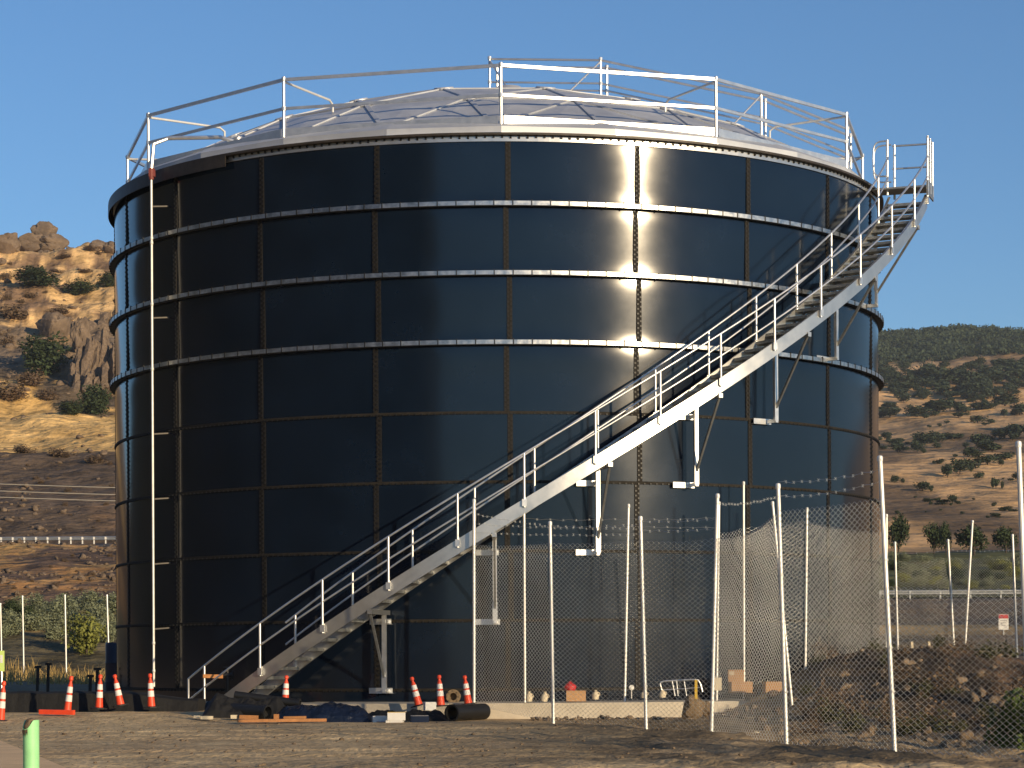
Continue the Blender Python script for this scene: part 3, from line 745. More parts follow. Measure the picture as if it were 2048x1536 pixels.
F3 = [(1790, 1085, 1797, 1338, 70), (1896, 1080, 1911, 1333, 69.5), (1945, 1042, 1927, 1330, 69.0), (2025, 1070, 2036, 1345, 66), (2180, 1060, 2190, 1350, 64), (2400, 1050, 2400, 1360, 61)]
fence('far chain link fence on the bank at the right in front of the highway', F3, [(0, 1, 3.1, 3.1, .03), (1, 3, 3.1, 3.1, .03), (3, 4, 3.1, 3.1, .03), (4, 5, 3.1, 3.1, .03)],
      [(0, 1, 3.3, 3.3, .03), (1, 3, 3.3, 3.3, .03)], rpost=0.032, pitch=0.075, r=0.0032)
# loose posts at the left
for i, (tx, ty, bx, by, Y, lb) in enumerate([(1, 1207, 4, 1368, 114, 'bare fence post at the left edge beside the lime sign'), (45, 1192, 48, 1364, 111, 'bare fence post behind the two dark stakes'),
                             (130, 1190, 133, 1372, 110, 'bare fence post in front of the yellow green bush'), (214, 1190, 219, 1300, 112, 'bare fence post close to the left side of the tank')]):
    p, q = at(bx, by, Y), at(tx, ty, Y); z0 = hill_z(p.x / p.y * F + CX, p.y)
    b = MB(); b.tube([Vector((p.x, p.y, z0 - 0.1)), q], 0.036, 8); b.lathe([(0, .03), (.036, .02), (.045, 0), (.043, -.05)], q, 8)
    tag(autosmooth(b.build('fence_post', M['fencemetal'], None, (p.x, p.y, z0))), lb, 'fence post', 'bare fence posts left of the tank')

# ------------------------------------------------------------------ highway guard rails, power cables
def guardrail(label, s0, s1, Y, z, pm, spacing):
    p0 = Vector(((s0 - CX) / F * Y, Y, z)); root = empty('guardrail', p0, label, 'guardrail')
    L = (s1 - s0) / F * Y; b = MB(); n = int(L / 2)
    sec = [(0.0, -0.155), (-0.05, -0.10), (-0.05, -0.06), (0.0, 0.0), (-0.05, 0.06), (-0.05, 0.10), (0.0, 0.155), (0.02, 0.155), (0.02, -0.155)]
    vs = []; N = len(sec)
    for e in (0, L):
        for (dy, dz) in sec: vs.append(p0 + Vector((e, dy, 0.55 + dz)))
    b.add(vs, [(k, (k + 1) % N, N + (k + 1) % N, N + k) for k in range(N)] + [tuple(range(N)), tuple(range(N, 2 * N))])
    b.build('rail', M['galv' if pm == 'paintw' else 'galvdull'], root, p0)
    x = 0.3
    while x < L:
        b = MB(); b.box(p0 + Vector((x, 0.06, 0.2)), (0.10, 0.10, 0.9)); b.box(p0 + Vector((x, -0.03, 0.55)), (0.14, 0.09, 0.22)); b.build('post', M[pm], root, p0); x += spacing
guardrail('white posted highway guardrail crossing the brown slope left of the tank', -120, 330, 200.5, 10.03, 'paintw', 0.95)
guardrail('low galvanised highway guardrail seen through the mesh at right', 1690, 2200, 153.6, 4.05, 'galvdull', 1.9)
for i, (ya, yb, lb) in enumerate([(959, 969, 'uppermost of three power cables across the brown slope'), (973, 983, 'middle of three power cables across the brown slope'), (985, 996, 'lowest of three power cables across the brown slope')]):
    p, q = at(-420, ya - 12, 196), at(700, yb + 12, 196); b = MB(); N = 30
    b.tube([p + (q - p) * (k / N) - Vector((0, 0, 0.35 * 4 * (k / N) * (1 - k / N))) for k in range(N + 1)], 0.034, 6)
    tag(b.build('power_cable', M['cable'], None, p), lb, 'cable')
for s_ in (-420, 700):
    p = at(s_, 1000, 196); z0 = hill_z(s_, 196); b = MB(); b.tube([(p.x, 196.1, z0 - .5), (p.x, 196.1, at(s_, 935, 196).z)], [0.17, 0.12], 10); b.bar((p.x, 195.6, at(s_, 947, 196).z), (p.x, 196.8, at(s_, 947, 196).z), .1, .12)
    tag(b.build('utility_pole', M['woodold'], None, (p.x, 196.1, z0)), 'brown wooden pole carrying three cables, ' + ('left of the view' if s_ < 0 else 'hidden behind the tank'), 'pole')

# ------------------------------------------------------------------ VEGETATION
def leaf_cloud(n, blobs, size, seed, flat=1.0):
    rg = np.random.default_rng(seed); V = []; 
    bl = np.array(blobs); wts = bl[:, 3] * bl[:, 4] * bl[:, 5]; wts = wts / wts.sum()
    ch = rg.choice(len(bl), n, p=wts); d = rg.normal(size=(n, 3)); d /= np.linalg.norm(d, axis=1)[:, None]
    rad = 0.40 + 0.75 * rg.random(n) ** 0.8
    c = bl[ch, :3] + d * bl[ch, 3:6] * rad[:, None]
    u = rg.normal(size=(n, 3)); u /= np.linalg.norm(u, axis=1)[:, None]; v = np.cross(u, d + 0.4 * rg.normal(size=(n, 3))); v /= np.linalg.norm(v, axis=1)[:, None] + 1e-9
    sz = size * (0.5 + rg.random(n))[:, None]
    P = np.stack([c - u * sz, c - v * sz * .6, c + u * sz, c + v * sz * .6], 1).reshape(-1, 3)
    keep = c[:, 2] > -0.05
    P = P.reshape(n, 4, 3)[keep].reshape(-1, 3); m = len(P) // 4
    return P, np.arange(m * 4).reshape(m, 4)
def crown_blobs(w, h, n, seed, base=0.0, low=False):
    rr = random.Random(seed); o = []
    for i in range(n):
        a = rr.uniform(0, 2 * PI); q = rr.uniform(0, 0.32) * w; s = rr.uniform(0.26, 0.44)
        zc = base + (h - base) * (rr.uniform(0.08, 0.58) if low else rr.uniform(0.30, 0.72)); hz = min((h - base) * rr.uniform(.22, .4), h - zc)
        o.append((q * math.cos(a), q * math.sin(a), zc, w * s * .62, w * s * .62, max(hz, 0.1 * h)))
    return o
def plant(name, w, h, leaf, leaves, nblob, size, seed, trunk=True, base=0.0, nlimb=4):
    # an unlinked-prototype style: root at origin with crown and trunk
    root = empty(name, (0, 0, 0), None, None); bl = crown_blobs(w, h, nblob, seed, base, base == 0.0)
    V, Fq = leaf_cloud(leaves, bl, size, seed); mesh_np('crown', V, Fq, leaf, root, (0, 0, 0))
    if trunk:
        b = MB(); rr = random.Random(seed); tr = max(0.03, w * 0.035)
        b.tube([(0, 0, -0.3), (rr.uniform(-.03, .03) * w, 0, h * 0.3), (rr.uniform(-.06, .06) * w, .02 * w, h * 0.62)], [tr, tr * .75, tr * .35], 7)
        for i in range(nlimb):
            q = bl[i % len(bl)]; b.tube([(0, 0, h * 0.12), (q[0] * .5, q[1] * .5, q[2] * .65), (q[0], q[1], q[2])], [tr * .6, tr * .4, tr * .15], 6)
        b.build('trunk', M['bark'], root)
    return root
def put_px(proto, first, px, py, Y, w, h, label, cat, group=None, rz=None, zfun=None):
    """place proto so that its foot is at pixel px at depth Y on the terrain; w, h = scale factors"""
    p = at(px, py, Y); s = p.x / Y * F + CX
    z = hill_z(s, Y) if Y > 88 else gz(p.x, Y)
    o = proto if first else dup(proto, (0, 0, 0))
    o.location = (p.x, Y, z - 0.05); o.scale = (w, w, h); o.rotation_euler = (0, 0, rz if rz is not None else R_.uniform(0, 6.28))
    tag(o, label, cat, group); return o
def depth_for(px, py, lo, hi):                       # depth on the hill whose ground shows at (px, py)
    prev = None; Y = lo
    while Y < hi:
        p = at(px, py, Y); s = p.x / Y * F + CX
        if hill_z(s, Y) >= p.z: return Y
        Y += (hi - lo) / 700
    return hi
USED = {}
def place(kind, mk, px, py, lo, hi, w, h, label, cat, group=None):
    Y = depth_for(px, py, lo, hi)
    k = kind; first = k not in USED
    if first: USED[k] = mk()
    return put_px(USED[k], first, px, py, Y, w, h, label, cat, group)
mk = {
 'sageA': lambda: plant('sagebrush', 1, 1, M['sage'], 1700, 9, 0.036, 11, True, 0.0),
 'sageB': lambda: plant('sagebrush', 1, 1, M['sage'], 1700, 10, 0.036, 12, True, 0.0),
 'sageY': lambda: plant('bush', 1, 1, M['sageyel'], 2000, 9, 0.034, 13, True, 0.0),
 'dkA': lambda: plant('shrub', 1, 1, M['leafdk'], 2600, 11, 0.034, 14, True, 0.0),
 'dkB': lambda: plant('shrub', 1, 1, M['leafdk'], 2600, 10, 0.036, 15, True, 0.0),
 'brA': lambda: plant('dry_bush', 1, 1, M['leafbr'], 1100, 8, 0.042, 16, True, 0.0),
 'oakA': lambda: plant('oak_tree', 1, 1, M['leafoak'], 700, 7, 0.062, 17, True, 0.12),
 'oakB': lambda: plant('oak_tree', 1, 1, M['leafoak'], 700, 9, 0.062, 18, True, 0.12),
 'oakC': lambda: plant('oak_tree', 1, 1, M['leafoak'], 700, 6, 0.066, 19, True, 0.10),
 'treeR': lambda: plant('roadside_tree', 1, 1, M['leafdk'], 1600, 10, 0.042, 20, True, 0.10),
}
# left slope: w, h in metres
def scl(px_w, px_h, Y): return px_w / F * Y, px_h / F * Y
for (kind, px, py, wpx, hpx, lb, cat) in [
    ('dkA', 68, 572, 120, 42, 'wide flat dark shrub under the rock crag', 'shrub'), ('dkB', 158, 588, 78, 32, 'low dark shrub below the crag, nearer the tank', 'shrub'),
    ('dkA', 215, 572, 60, 34, 'dark shrub on the upper slope touching the tank edge', 'shrub'),
    ('dkB', 80, 748, 118, 92, 'large round green bush below the cliff', 'bush'), ('dkA', 196, 828, 90, 70, 'round dark green bush beside the tank above the golden band', 'bush'),
    ('dkB', 140, 828, 70, 32, 'low dark bush left of the round green one', 'bush')]:
    Y = depth_for(px, py, 216, 470); ww, hh = scl(wpx, hpx, Y); place(kind, mk[kind], px, py, 216, 470, ww, hh, lb, cat)
for (px, py, wpx, hpx) in [(30, 640, 90, 40), (120, 630, 60, 22), (20, 800, 110, 46), (60, 770, 80, 40), (95, 800, 60, 30), (15, 690, 40, 26), (210, 800, 50, 40),
                           (45, 905, 60, 22), (120, 915, 70, 24), (190, 925, 60, 22), (15, 600, 30, 20), (180, 500, 40, 12), (130, 520, 44, 12), (60, 600, 40, 16), (10, 560, 40, 22), (110, 545, 40, 10), (170, 545, 40, 10)]:
    Y = depth_for(px, py, 216, 470); ww, hh = scl(wpx, hpx, Y)
    place('brA', mk['brA'], px, py, 216, 470, ww, hh, 'dry brown bush on the slope left of the tank', 'bush', 'dry brown bushes on the left slope')
for i in range(46):                                  # tufts and small brush on talus and rust mound
    px = R_.uniform(-30, 250); py = R_.choice([R_.uniform(920, 1060), R_.uniform(1110, 1190), R_.uniform(480, 620)])
    lo, hi = (216, 470) if py < 1070 else (140, 198); Y = depth_for(px, py, lo, hi); q = R_.uniform(10, 24); ww, hh = scl(q, q * .6, Y)
    place('brA', mk['brA'], px, py, lo, hi, ww, hh, 'dry brown bush on the slope left of the tank', 'bush', 'dry brown bushes on the left slope')
sg = [(18, 1268, 60, 46), (62, 1262, 60, 44), (105, 1250, 56, 50), (140, 1228, 60, 40), (185, 1222, 60, 44), (222, 1226, 50, 46), (150, 1255, 54, 46), (205, 1262, 56, 60), (-25, 1270, 60, 50), (215, 1285, 50, 50)]
sg += [(R_.uniform(-20, 235), R_.uniform(1215, 1278), R_.uniform(36, 60), R_.uniform(26, 42)) for _ in range(16)]
for i, (px, py, wpx, hpx) in enumerate(sg):
    wpx *= 1.2; hpx *= 1.15
    Y = depth_for(px, py, 96, 175); ww, hh = scl(wpx, hpx, Y); k = 'sageA' if i % 2 else 'sageB'
    place(k, mk[k], px, py, 96, 175, ww, hh, 'grey green sagebrush at the foot of the left slope', 'bush', 'sagebrush left of the tank')
Y = depth_for(172, 1308, 96, 175); ww, hh = scl(96, 92, Y); place('sageY', mk['sageY'], 172, 1308, 96, 175, ww, hh, 'yellow green bush behind the fence posts left of the tank', 'bush')
for (px, py, wpx, hpx, lb) in [(25, 1240, 60, 50, 'dark green bush at the left edge above the sagebrush'), (62, 1250, 50, 46, 'dark green bush between sagebrush and the rust coloured mound')]:
    Y = depth_for(px, py, 96, 175); ww, hh = scl(wpx, hpx, Y); place('dkA', mk['dkA'], px, py, 96, 175, ww, hh, lb, 'bush')
# golden tufts at the foot of the left slope (uncountable)
rg = np.random.default_rng(5); V = []; 
for i in range(3600):
    px = rg.uniform(-80, 236); Y = rg.uniform(84, 116); p = at(px, 1300, Y); sx_ = p.x / Y * F + CX
    z = max(hill_z(sx_, Y), gz(p.x, Y)) if Y < 97 else hill_z(sx_, Y)
    if fbm(p.x * .35, Y * .3, 3) + 0.05 < 0: continue
    h = rg.uniform(.15, .55) * (1.5 if px < 75 else 1.0); a = rg.uniform(0, 6.28); lx, ly = rg.normal(0, .16, 2)
    V += [(p.x - .022 * math.cos(a), Y - .022 * math.sin(a), z - .05), (p.x + .022 * math.cos(a), Y + .022 * math.sin(a), z - .05), (p.x + lx, Y + ly, z + h)]
V = np.array(V); o = mesh_np('dry_grass', V, np.arange(len(V)).reshape(-1, 3), M['grassgold'], None, (-14, 90, 0)); tag(o, 'golden dry grass tufts at the foot of the left slope', 'grass', None, 'stuff')

# right slope oaks
def oak(px, py, wpx, hpx, lab='grey green oak on the tan hillside right of the tank', grp='oaks scattered over the right hillside', lo=225, hi=1250):
    k = R_.choice(['oakA', 'oakB', 'oakC']); Y = depth_for(px, py, lo, hi); ww, hh = scl(wpx, hpx, Y)
    place(k, mk[k], px, py, lo, hi, ww, hh, lab, 'tree', grp)
for (px, py, wpx, hpx) in [(1855, 762, 60, 30), (1900, 772, 70, 34), (1950, 775, 60, 36), (1800, 785, 60, 20), (1830, 778, 50, 26), (1880, 790, 60, 30), (1930, 792, 80, 30), (1985, 770, 60, 30), (2030, 760, 60, 34),
        (1975, 800, 50, 24), (1870, 830, 90, 34), (1835, 834, 60, 22), (1900, 818, 26, 22), (1960, 822, 60, 20), (2010, 812, 70, 24), (1780, 836, 60, 20), (1955, 848, 40, 16), (2020, 790, 40, 20), (2040, 832, 50, 24),
        (1850, 892, 50, 26), (1870, 888, 40, 24), (1835, 905, 30, 22), (1795, 905, 40, 22), (1790, 890, 40, 14), (1905, 880, 50, 16), (1960, 893, 50, 24), (2000, 880, 60, 26), (2030, 878, 60, 34), (1985, 905, 70, 22), (1945, 915, 50, 16),
        (1895, 955, 30, 26), (1920, 948, 34, 28), (1940, 942, 40, 24), (1975, 930, 50, 20), (2010, 920, 40, 16), (1958, 958, 22, 14), (1992, 978, 20, 24), (1845, 984, 36, 18), (1790, 965, 24, 14), (1905, 1008, 24, 18), (1882, 1008, 36, 10), (1855, 1004, 24, 8),
        (2035, 960, 30, 14), (1880, 928, 24, 10), (1770, 880, 30, 16), (1775, 820, 40, 16), (2075, 900, 60, 30), (2090, 980, 40, 24), (2110, 850, 80, 40), (1740, 900, 40, 20), (1990, 1035, 30, 8), (2010, 1022, 30, 10)]:
    oak(px, py, wpx * 1.1, hpx * 1.1)
    for q in range(2): oak(px + R_.uniform(-.7, .7) * wpx, py + R_.uniform(-.2, .25) * hpx, wpx * R_.uniform(.3, .7), hpx * R_.uniform(.4, .8))
for i in range(150):                                 # denser at the edge of the wood
    px = R_.uniform(1740, 2130); py = 735 + abs(R_.gauss(0, 32)) + (px - 1900) * -0.06; q = R_.uniform(14, 40)
    oak(px, py, q, q * .55)
for i in range(45):
    px = R_.uniform(1740, 2130); py = R_.uniform(800, 1040); q = R_.uniform(6, 16); oak(px, py, q, q * .6)
for (px, py, wpx, hpx, lb) in [(1797, 1108, 50, 84, 'tall dark roadside tree just right of the tank'), (1868, 1108, 46, 66, 'dark roadside tree second from the tank'), (1892, 1110, 30, 70, 'narrow roadside tree between two wider ones'),
        (1948, 1110, 76, 64, 'wide dark roadside tree behind the leaning fence post'), (2012, 1106, 60, 56, 'dark roadside tree near the right edge'), (2072, 1104, 60, 60, 'roadside tree just past the right edge')]:
    Y = depth_for(px, py, 163, 260); ww, hh = scl(wpx, hpx, Y); place('treeR', mk['treeR'], px, py, 163, 260, ww, hh, lb, 'tree')
for i in range(60):
    px = R_.uniform(1735, 2120); py = R_.uniform(1118, 1180); Y = depth_for(px, py, 163, 232); q = R_.uniform(18, 44); ww, hh = scl(q, q * .6, Y); k = R_.choice(['sageA', 'sageB', 'dkB', 'sageY'])
    place(k, mk[k], px, py, 163, 232, ww, hh, 'brush between the highway and the tree row at right', 'bush', 'roadside brush at the right')
# the wood on top of the right hill reads as one mass
rg = np.random.default_rng(3); VV = []; 
for i in range(5200):
    Y = rg.uniform(985, 1480); s = rg.uniform(1640, 2260); X = (s - CX) / F * Y
    if Y < 1090 and fbm(X * .012, Y * .006, 8.1, 4) < -0.05 + (1060 - Y) * 0.004: continue
    wv = rg.uniform(2.2, 5.5); V, Fq = leaf_cloud(30, [(0, 0, wv * .34, wv * .5, wv * .5, wv * .30)], wv * 0.13, int(rg.integers(1e9))); VV.append(V + np.array([X, Y, hill_z(s, Y) - .4]))
V = np.concatenate(VV); o = mesh_np('woodland', V, np.arange(len(V)).reshape(-1, 4), M['leafoak'], None, (220, 1250, 150)); tag(o, 'grey green wood covering the top of the right hill', 'woodland', None, 'stuff')
# weeds at the right edge
for (px, py, Y, w_, h_, lb) in [(2022, 1475, 33.0, 0.75, 0.95, 'leafy green weed against the fence at the lower right'), (2062, 1480, 32.5, 0.8, 0.85, 'leafy green weed at the right edge of the view')]:
    k = 'weed'; first = k not in USED
    if first: USED[k] = plant('weed', 1, 1, M['leafweed'], 700, 8, 0.055, 31, True, 0.0)
    put_px(USED[k], first, px, py, Y, w_, h_, lb, 'weed')

def bankweed(i):
    px = R_.uniform(1600, 2080); Y = R_.uniform(36, 55); p = at(px, 1400, Y); z = gz(p.x, Y)
    k = R_.choice(['drywA', 'drywB']); first = k not in USED
    if first: USED[k] = plant('dry_weed', 1, 1, M['leafbr'] if k == 'drywA' else M['weedol'], 420, 9, 0.045, 51 if k == 'drywA' else 52, False)
    o = USED[k] if first else dup(USED[k], (0, 0, 0)); q = R_.uniform(.35, .9); o.location = (p.x, Y, z - .03); o.scale = (q, q, q * R_.uniform(.45, .8)); o.rotation_euler = (0, 0, R_.uniform(0, 6.3))
    tag(o, 'dry weed growing on the dark bank behind the front fence', 'weed', 'dry weeds on the bank at right')
for i in range(52): bankweed(i)
# ------------------------------------------------------------------ ROCKS
def rock_mesh(name, seed, sub=3, rough=0.35, mt=None, cut=0.0):
    bm = bmesh.new(); bmesh.ops.create_icosphere(bm, subdivisions=sub, radius=0.5); rr = random.Random(seed); o = Vector((rr.uniform(0, 50), rr.uniform(0, 50), rr.uniform(0, 50)))
    pl = [(Vector((rr.gauss(0, 1), rr.gauss(0, 1), rr.gauss(0, .7))).normalized(), rr.uniform(.30, .44)) for _ in range(9)]
    for v in bm.verts:
        d = v.co.normalized(); q = 1 + noise.fractal(d * 1.6 + o, 0.9, 2.0, 4) * rough; p = d * 0.5 * q
        for n_, h in pl:
            e = p.dot(n_) - h
            if e > 0: p -= n_ * e * 0.85
        v.co = p
    me = bpy.data.meshes.new(name); bm.to_mesh(me); bm.free(); me.materials.append(mt or M['rock']); return me
RM = [rock_mesh('boulder', 40 + i, 4, 0.34) for i in range(5)]
def boulder(px, py, wpx, hpx, label, group=None, lo=216, hi=470, dpt=None, i=None, sink=0.15, name='boulder'):
    Y = dpt or depth_for(px, py, lo, hi); w_, h_ = scl(wpx, hpx, Y); p = at(px, py, Y); s = p.x / Y * F + CX
    o = bpy.data.objects.new(name, RM[R_.randrange(5) if i is None else i]); COL.objects.link(o)
    o.location = (p.x, Y, p.z + h_ * (0.5 - sink)); o.scale = (w_ * 1.08, w_ * 1.0, h_ * 1.15); o.rotation_euler = (R_.uniform(-.15, .15), R_.uniform(-.15, .15), R_.uniform(0, 6.3))
    return tag(o, label, 'rock', group)
for (px, py, wpx, hpx, lb) in [(90, 484, 58, 44, 'square topped rock crag against the sky'), (104, 500, 74, 36, 'rock buttress under the square crag'), (62, 502, 80, 36, 'rounded rock shoulder left of the square crag'),
        (16, 505, 50, 44, 'rock outcrop at the left edge of the ridge'), (18, 476, 26, 10, 'small round rock on the skyline at far left'), (192, 502, 40, 26, 'rounded ridge rock beside the tank'), (222, 505, 34, 24, 'ridge rock cut off by the tank edge'),
        (112, 676, 76, 56, 'huge pale boulder left of the rock columns'), (160, 700, 40, 70, 'cliff block next to the huge pale boulder')]:
    boulder(px, py, wpx, hpx, lb)
def column(px, pyt, pyb, wpx, Y, seed):
    rr = random.Random(seed); w_ = wpx / F * Y / 2; p = at(px, pyb, Y); t = at(px, pyt, Y); h = t.z - p.z; n = rr.choice([6, 7, 8]); w_ *= 1.35; h *= rr.uniform(.62, .98); b = MB(); vs = []; L = 9; an = [2 * PI * (k + rr.uniform(-.25, .25)) / n for k in range(n)]
    lean = rr.uniform(-.10, .10)
    for j in range(L):
        u = j / (L - 1); sc_ = (1.25 - .55 * u) * rr.uniform(.80, 1.14)
        for k in range(n):
            q = w_ * sc_ * rr.uniform(.72, 1.2); vs.append((p.x + lean * h * u + q * math.cos(an[k]), Y + q * math.sin(an[k]) * 1.2 + 2.6 * u, p.z - 1.5 + (h + 1.5) * u + (rr.uniform(-1.0, .5) if j == L - 1 else rr.uniform(-.3, .3))))
    fs = [(j * n + k, j * n + (k + 1) % n, (j + 1) * n + (k + 1) % n, (j + 1) * n + k) for j in range(L - 1) for k in range(n)] + [tuple((L - 1) * n + k for k in range(n))]
    b.add(vs, fs); tag(b.build('rock_column', M['rock'], None, p), 'upright brown rock column of the cliff left of the tank', 'rock', 'rock columns of the left cliff')
for k, (px, pyt, pyb, wpx) in enumerate([(146, 690, 765, 16), (155, 668, 770, 17), (165, 650, 775, 18), (175, 655, 776, 14), (184, 640, 774, 19), (195, 660, 776, 16), (203, 645, 772, 18), (213, 638, 770, 17), (223, 652, 772, 19), (234, 640, 776, 20), (246, 650, 776, 20),
        (150, 720, 780, 14), (170, 715, 784, 16), (190, 722, 784, 14), (209, 708, 782, 15), (229, 716, 782, 16), (138, 720, 770, 14), (178, 620, 660, 22), (205, 612, 650, 24), (228, 618, 655, 22)]):
    column(px, pyt, pyb, wpx, depth_for(px, pyb, 330, 400) - 0.5, 300 + k)
for i in range(34):
    px = R_.uniform(-20, 240); py = R_.choice([R_.uniform(500, 640), R_.uniform(660, 830), R_.uniform(910, 1065), R_.uniform(1100, 1180)]); q = R_.uniform(8, 26) if py < 840 else R_.uniform(5, 14)
    lo, hi = (216, 470) if py < 1070 else (140, 198)
    boulder(px, py, q, q * .6, 'weathered brown rock on the slope left of the tank', 'rocks on the left slope', lo=lo, hi=hi)
# stones and rubble near the fence
SM = [rock_mesh('stone', 70 + i, 2, 0.9, M['stone']) for i in range(4)]
def rubble(n, fn, seed, label, org):
    rr = random.Random(seed); VV = []; FF = []; c = 0
    base = [(np.array([v.co[:] for v in m.vertices]), np.array([p.vertices[:] for p in m.polygons])) for m in SM]
    for i in range(n):
        x, y, q = fn(rr)
        V, Fq = base[rr.randrange(4)]; a = rr.uniform(0, 6.3); ca, sa = math.cos(a), math.sin(a)
        W = V * np.array([q * rr.uniform(.8, 1.4), q * rr.uniform(.7, 1.2), q * rr.uniform(.45, .8)]); W = np.stack([W[:, 0] * ca - W[:, 1] * sa, W[:, 0] * sa + W[:, 1] * ca, W[:, 2]], 1)
        VV.append(W + np.array([x, y, gz(x, y) + q * 0.12])); FF.append(Fq + c); c += len(V)
    o = mesh_np('rubble', np.concatenate(VV), np.concatenate(FF), M['stone'], None, org); tag(o, label, 'rubble', None, 'stuff')
def rubble_hill():
    rr = random.Random(21); base = [(np.array([v.co[:] for v in m.vertices]), np.array([p.vertices[:] for p in m.polygons])) for m in SM]; VV = []; FF = []; c = 0
    for i in range(2200):
        py = rr.choice([rr.uniform(470, 640), rr.uniform(640, 830), rr.uniform(900, 1068), rr.uniform(1098, 1190)]); px = rr.uniform(-70, 245)
        lo, hi = (216, 456) if py < 1075 else (152, 197)
        Y = rr.uniform(lo, hi); X = at(px, 900, Y).x; sx_ = X / Y * F + CX
        if fbm(X * .08, Y * .05, 6.6, 4) < -0.05: continue
        if 272 < Y < 322 and rr.random() < .85: continue
        q = (0.12 + 0.9 * rr.random() ** 4) * Y / 260
        V, Fq = base[rr.randrange(4)]; a = rr.uniform(0, 6.3); ca, sa = math.cos(a), math.sin(a)
        W = V * np.array([q * rr.uniform(.9, 1.9), q, q * rr.uniform(.5, .9)]); W = np.stack([W[:, 0] * ca - W[:, 1] * sa, W[:, 0] * sa + W[:, 1] * ca, W[:, 2]], 1)
        VV.append(W + np.array([X, Y, hill_z(sx_, Y) + q * .1])); FF.append(Fq + c); c += len(V)
    o = mesh_np('rubble', np.concatenate(VV), np.concatenate(FF), M['rock'], None, (-40, 300, 20)); tag(o, 'loose brown rubble strewn over the slope left of the tank', 'rubble', None, 'stuff')
rubble_hill()
def f_bank(r): x = r.uniform(4.0, 13); y = r.uniform(34, 56); return x, y, 0.03 + 0.26 * r.random() ** 7
def f_front(r): x = r.uniform(0.4, 5.0); y = r.uniform(46.2, 47.8); return x, y, 0.04 + 0.12 * r.random() ** 3
def f_fore(r): x = r.uniform(-9, 9); y = r.uniform(25, 47); return x, y, 0.015 + 0.06 * r.random() ** 6
rubble(1500, f_bank, 1, 'broken stone scattered over the dark bank behind the front fence', (8, 45, 0))
rubble(170, f_front, 2, 'pale broken stone piled along the foot of the concrete slab', (3, 47, -.5))
rubble(1800, f_fore, 3, 'small stones and clods strewn over the dirt in the foreground', (0, 35, -.5))

# ------------------------------------------------------------------ SITE CLUTTER
def delineator(px, py, ptop, Y, pxt, label, first=[None]):
    base = at(px, py, Y); top = at(pxt, ptop, Y); h = (top - base).length
    if first[0] is None:
        root = empty('traffic_cone', (0, 0, 0), None, None)
        prof = lambda z: 0.088 - 0.044 * z
        b = MB(); b.lathe([(0, 0.03), (0.092, 0.03), (prof(.4), .4), (prof(.72), .72), (0.042, 0.80), (0.030, 0.84), (0.030, 0.88), (0.048, 0.90), (0.048, 0.97), (0.03, 1.0), (0, 1.0)], (0, 0, 0), 20); autosmooth(b.build('body', M['orange'], root))
        for z0, z1 in ((0.33, 0.50), (0.56, 0.72)):
            b = MB(); b.lathe([(prof(z0) + .004, z0), (prof(z1) + .004, z1)], (0, 0, 0), 20); b.build('reflective_band', M['white'], root, (0, 0, 0), True)
        b = MB(); b.lathe([(0, 0), (0.19, 0), (0.19, 0.035), (0.10, 0.05), (0, 0.05)], (0, 0, 0), 8); b.build('base', M['rubber'], root)
        first[0] = root; o = root
    else: o = dup(first[0], (0, 0, 0))
    o.location = base; o.scale = (0.86, 0.86, h)
    d = (top - base).normalized(); o.rotation_euler = d.to_track_quat('Z', 'Y').to_euler(); o.rotation_mode = 'XYZ'
    tag(o, label, 'traffic cone', 'orange traffic cones'); return o
for a in [(1, 1443, 1362, 46.0, 8, 'orange and white cone cut by the left edge of the view'), (134, 1428, 1352, 47.6, 143, 'orange cone leaning right behind the orange plank at left'), (198, 1418, 1349, 48.2, 201, 'upright orange cone in front of the black shade band'),
          (242, 1412, 1349, 48.2, 229, 'orange cone leaning left in front of the black shade band'), (303, 1416, 1347, 48.3, 300, 'orange cone at the foot of the thin gauge pipe'), (570, 1408, 1351, 47.75, 573, 'orange cone under the lowest stair treads'),
          (838, 1412, 1354, 47.6, 823, 'orange cone leaning left above the white boxes'), (882, 1413, 1350, 47.4, 878, 'upright orange cone left of the pipe nozzle'), (937, 1409, 1351, 47.75, 929, 'orange cone beside the first fence post')]:
    delineator(*a)
# black block at the left, added in place of the trench's shade
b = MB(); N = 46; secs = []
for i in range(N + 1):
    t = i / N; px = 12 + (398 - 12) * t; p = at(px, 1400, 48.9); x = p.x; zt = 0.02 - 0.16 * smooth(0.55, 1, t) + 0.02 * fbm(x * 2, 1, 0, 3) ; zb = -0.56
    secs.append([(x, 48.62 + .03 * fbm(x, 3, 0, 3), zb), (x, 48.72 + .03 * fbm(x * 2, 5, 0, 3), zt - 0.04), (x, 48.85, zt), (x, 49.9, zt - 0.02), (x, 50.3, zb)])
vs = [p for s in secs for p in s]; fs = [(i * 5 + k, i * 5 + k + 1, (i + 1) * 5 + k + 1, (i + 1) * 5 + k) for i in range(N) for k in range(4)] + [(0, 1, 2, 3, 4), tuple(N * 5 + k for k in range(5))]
b.add(vs, fs); tag(b.build('shade_band', M['blackpl_shade'], None, (-8, 49, -.5)), 'low straight black block standing in for trench shade left of the stair foot', 'shade band')
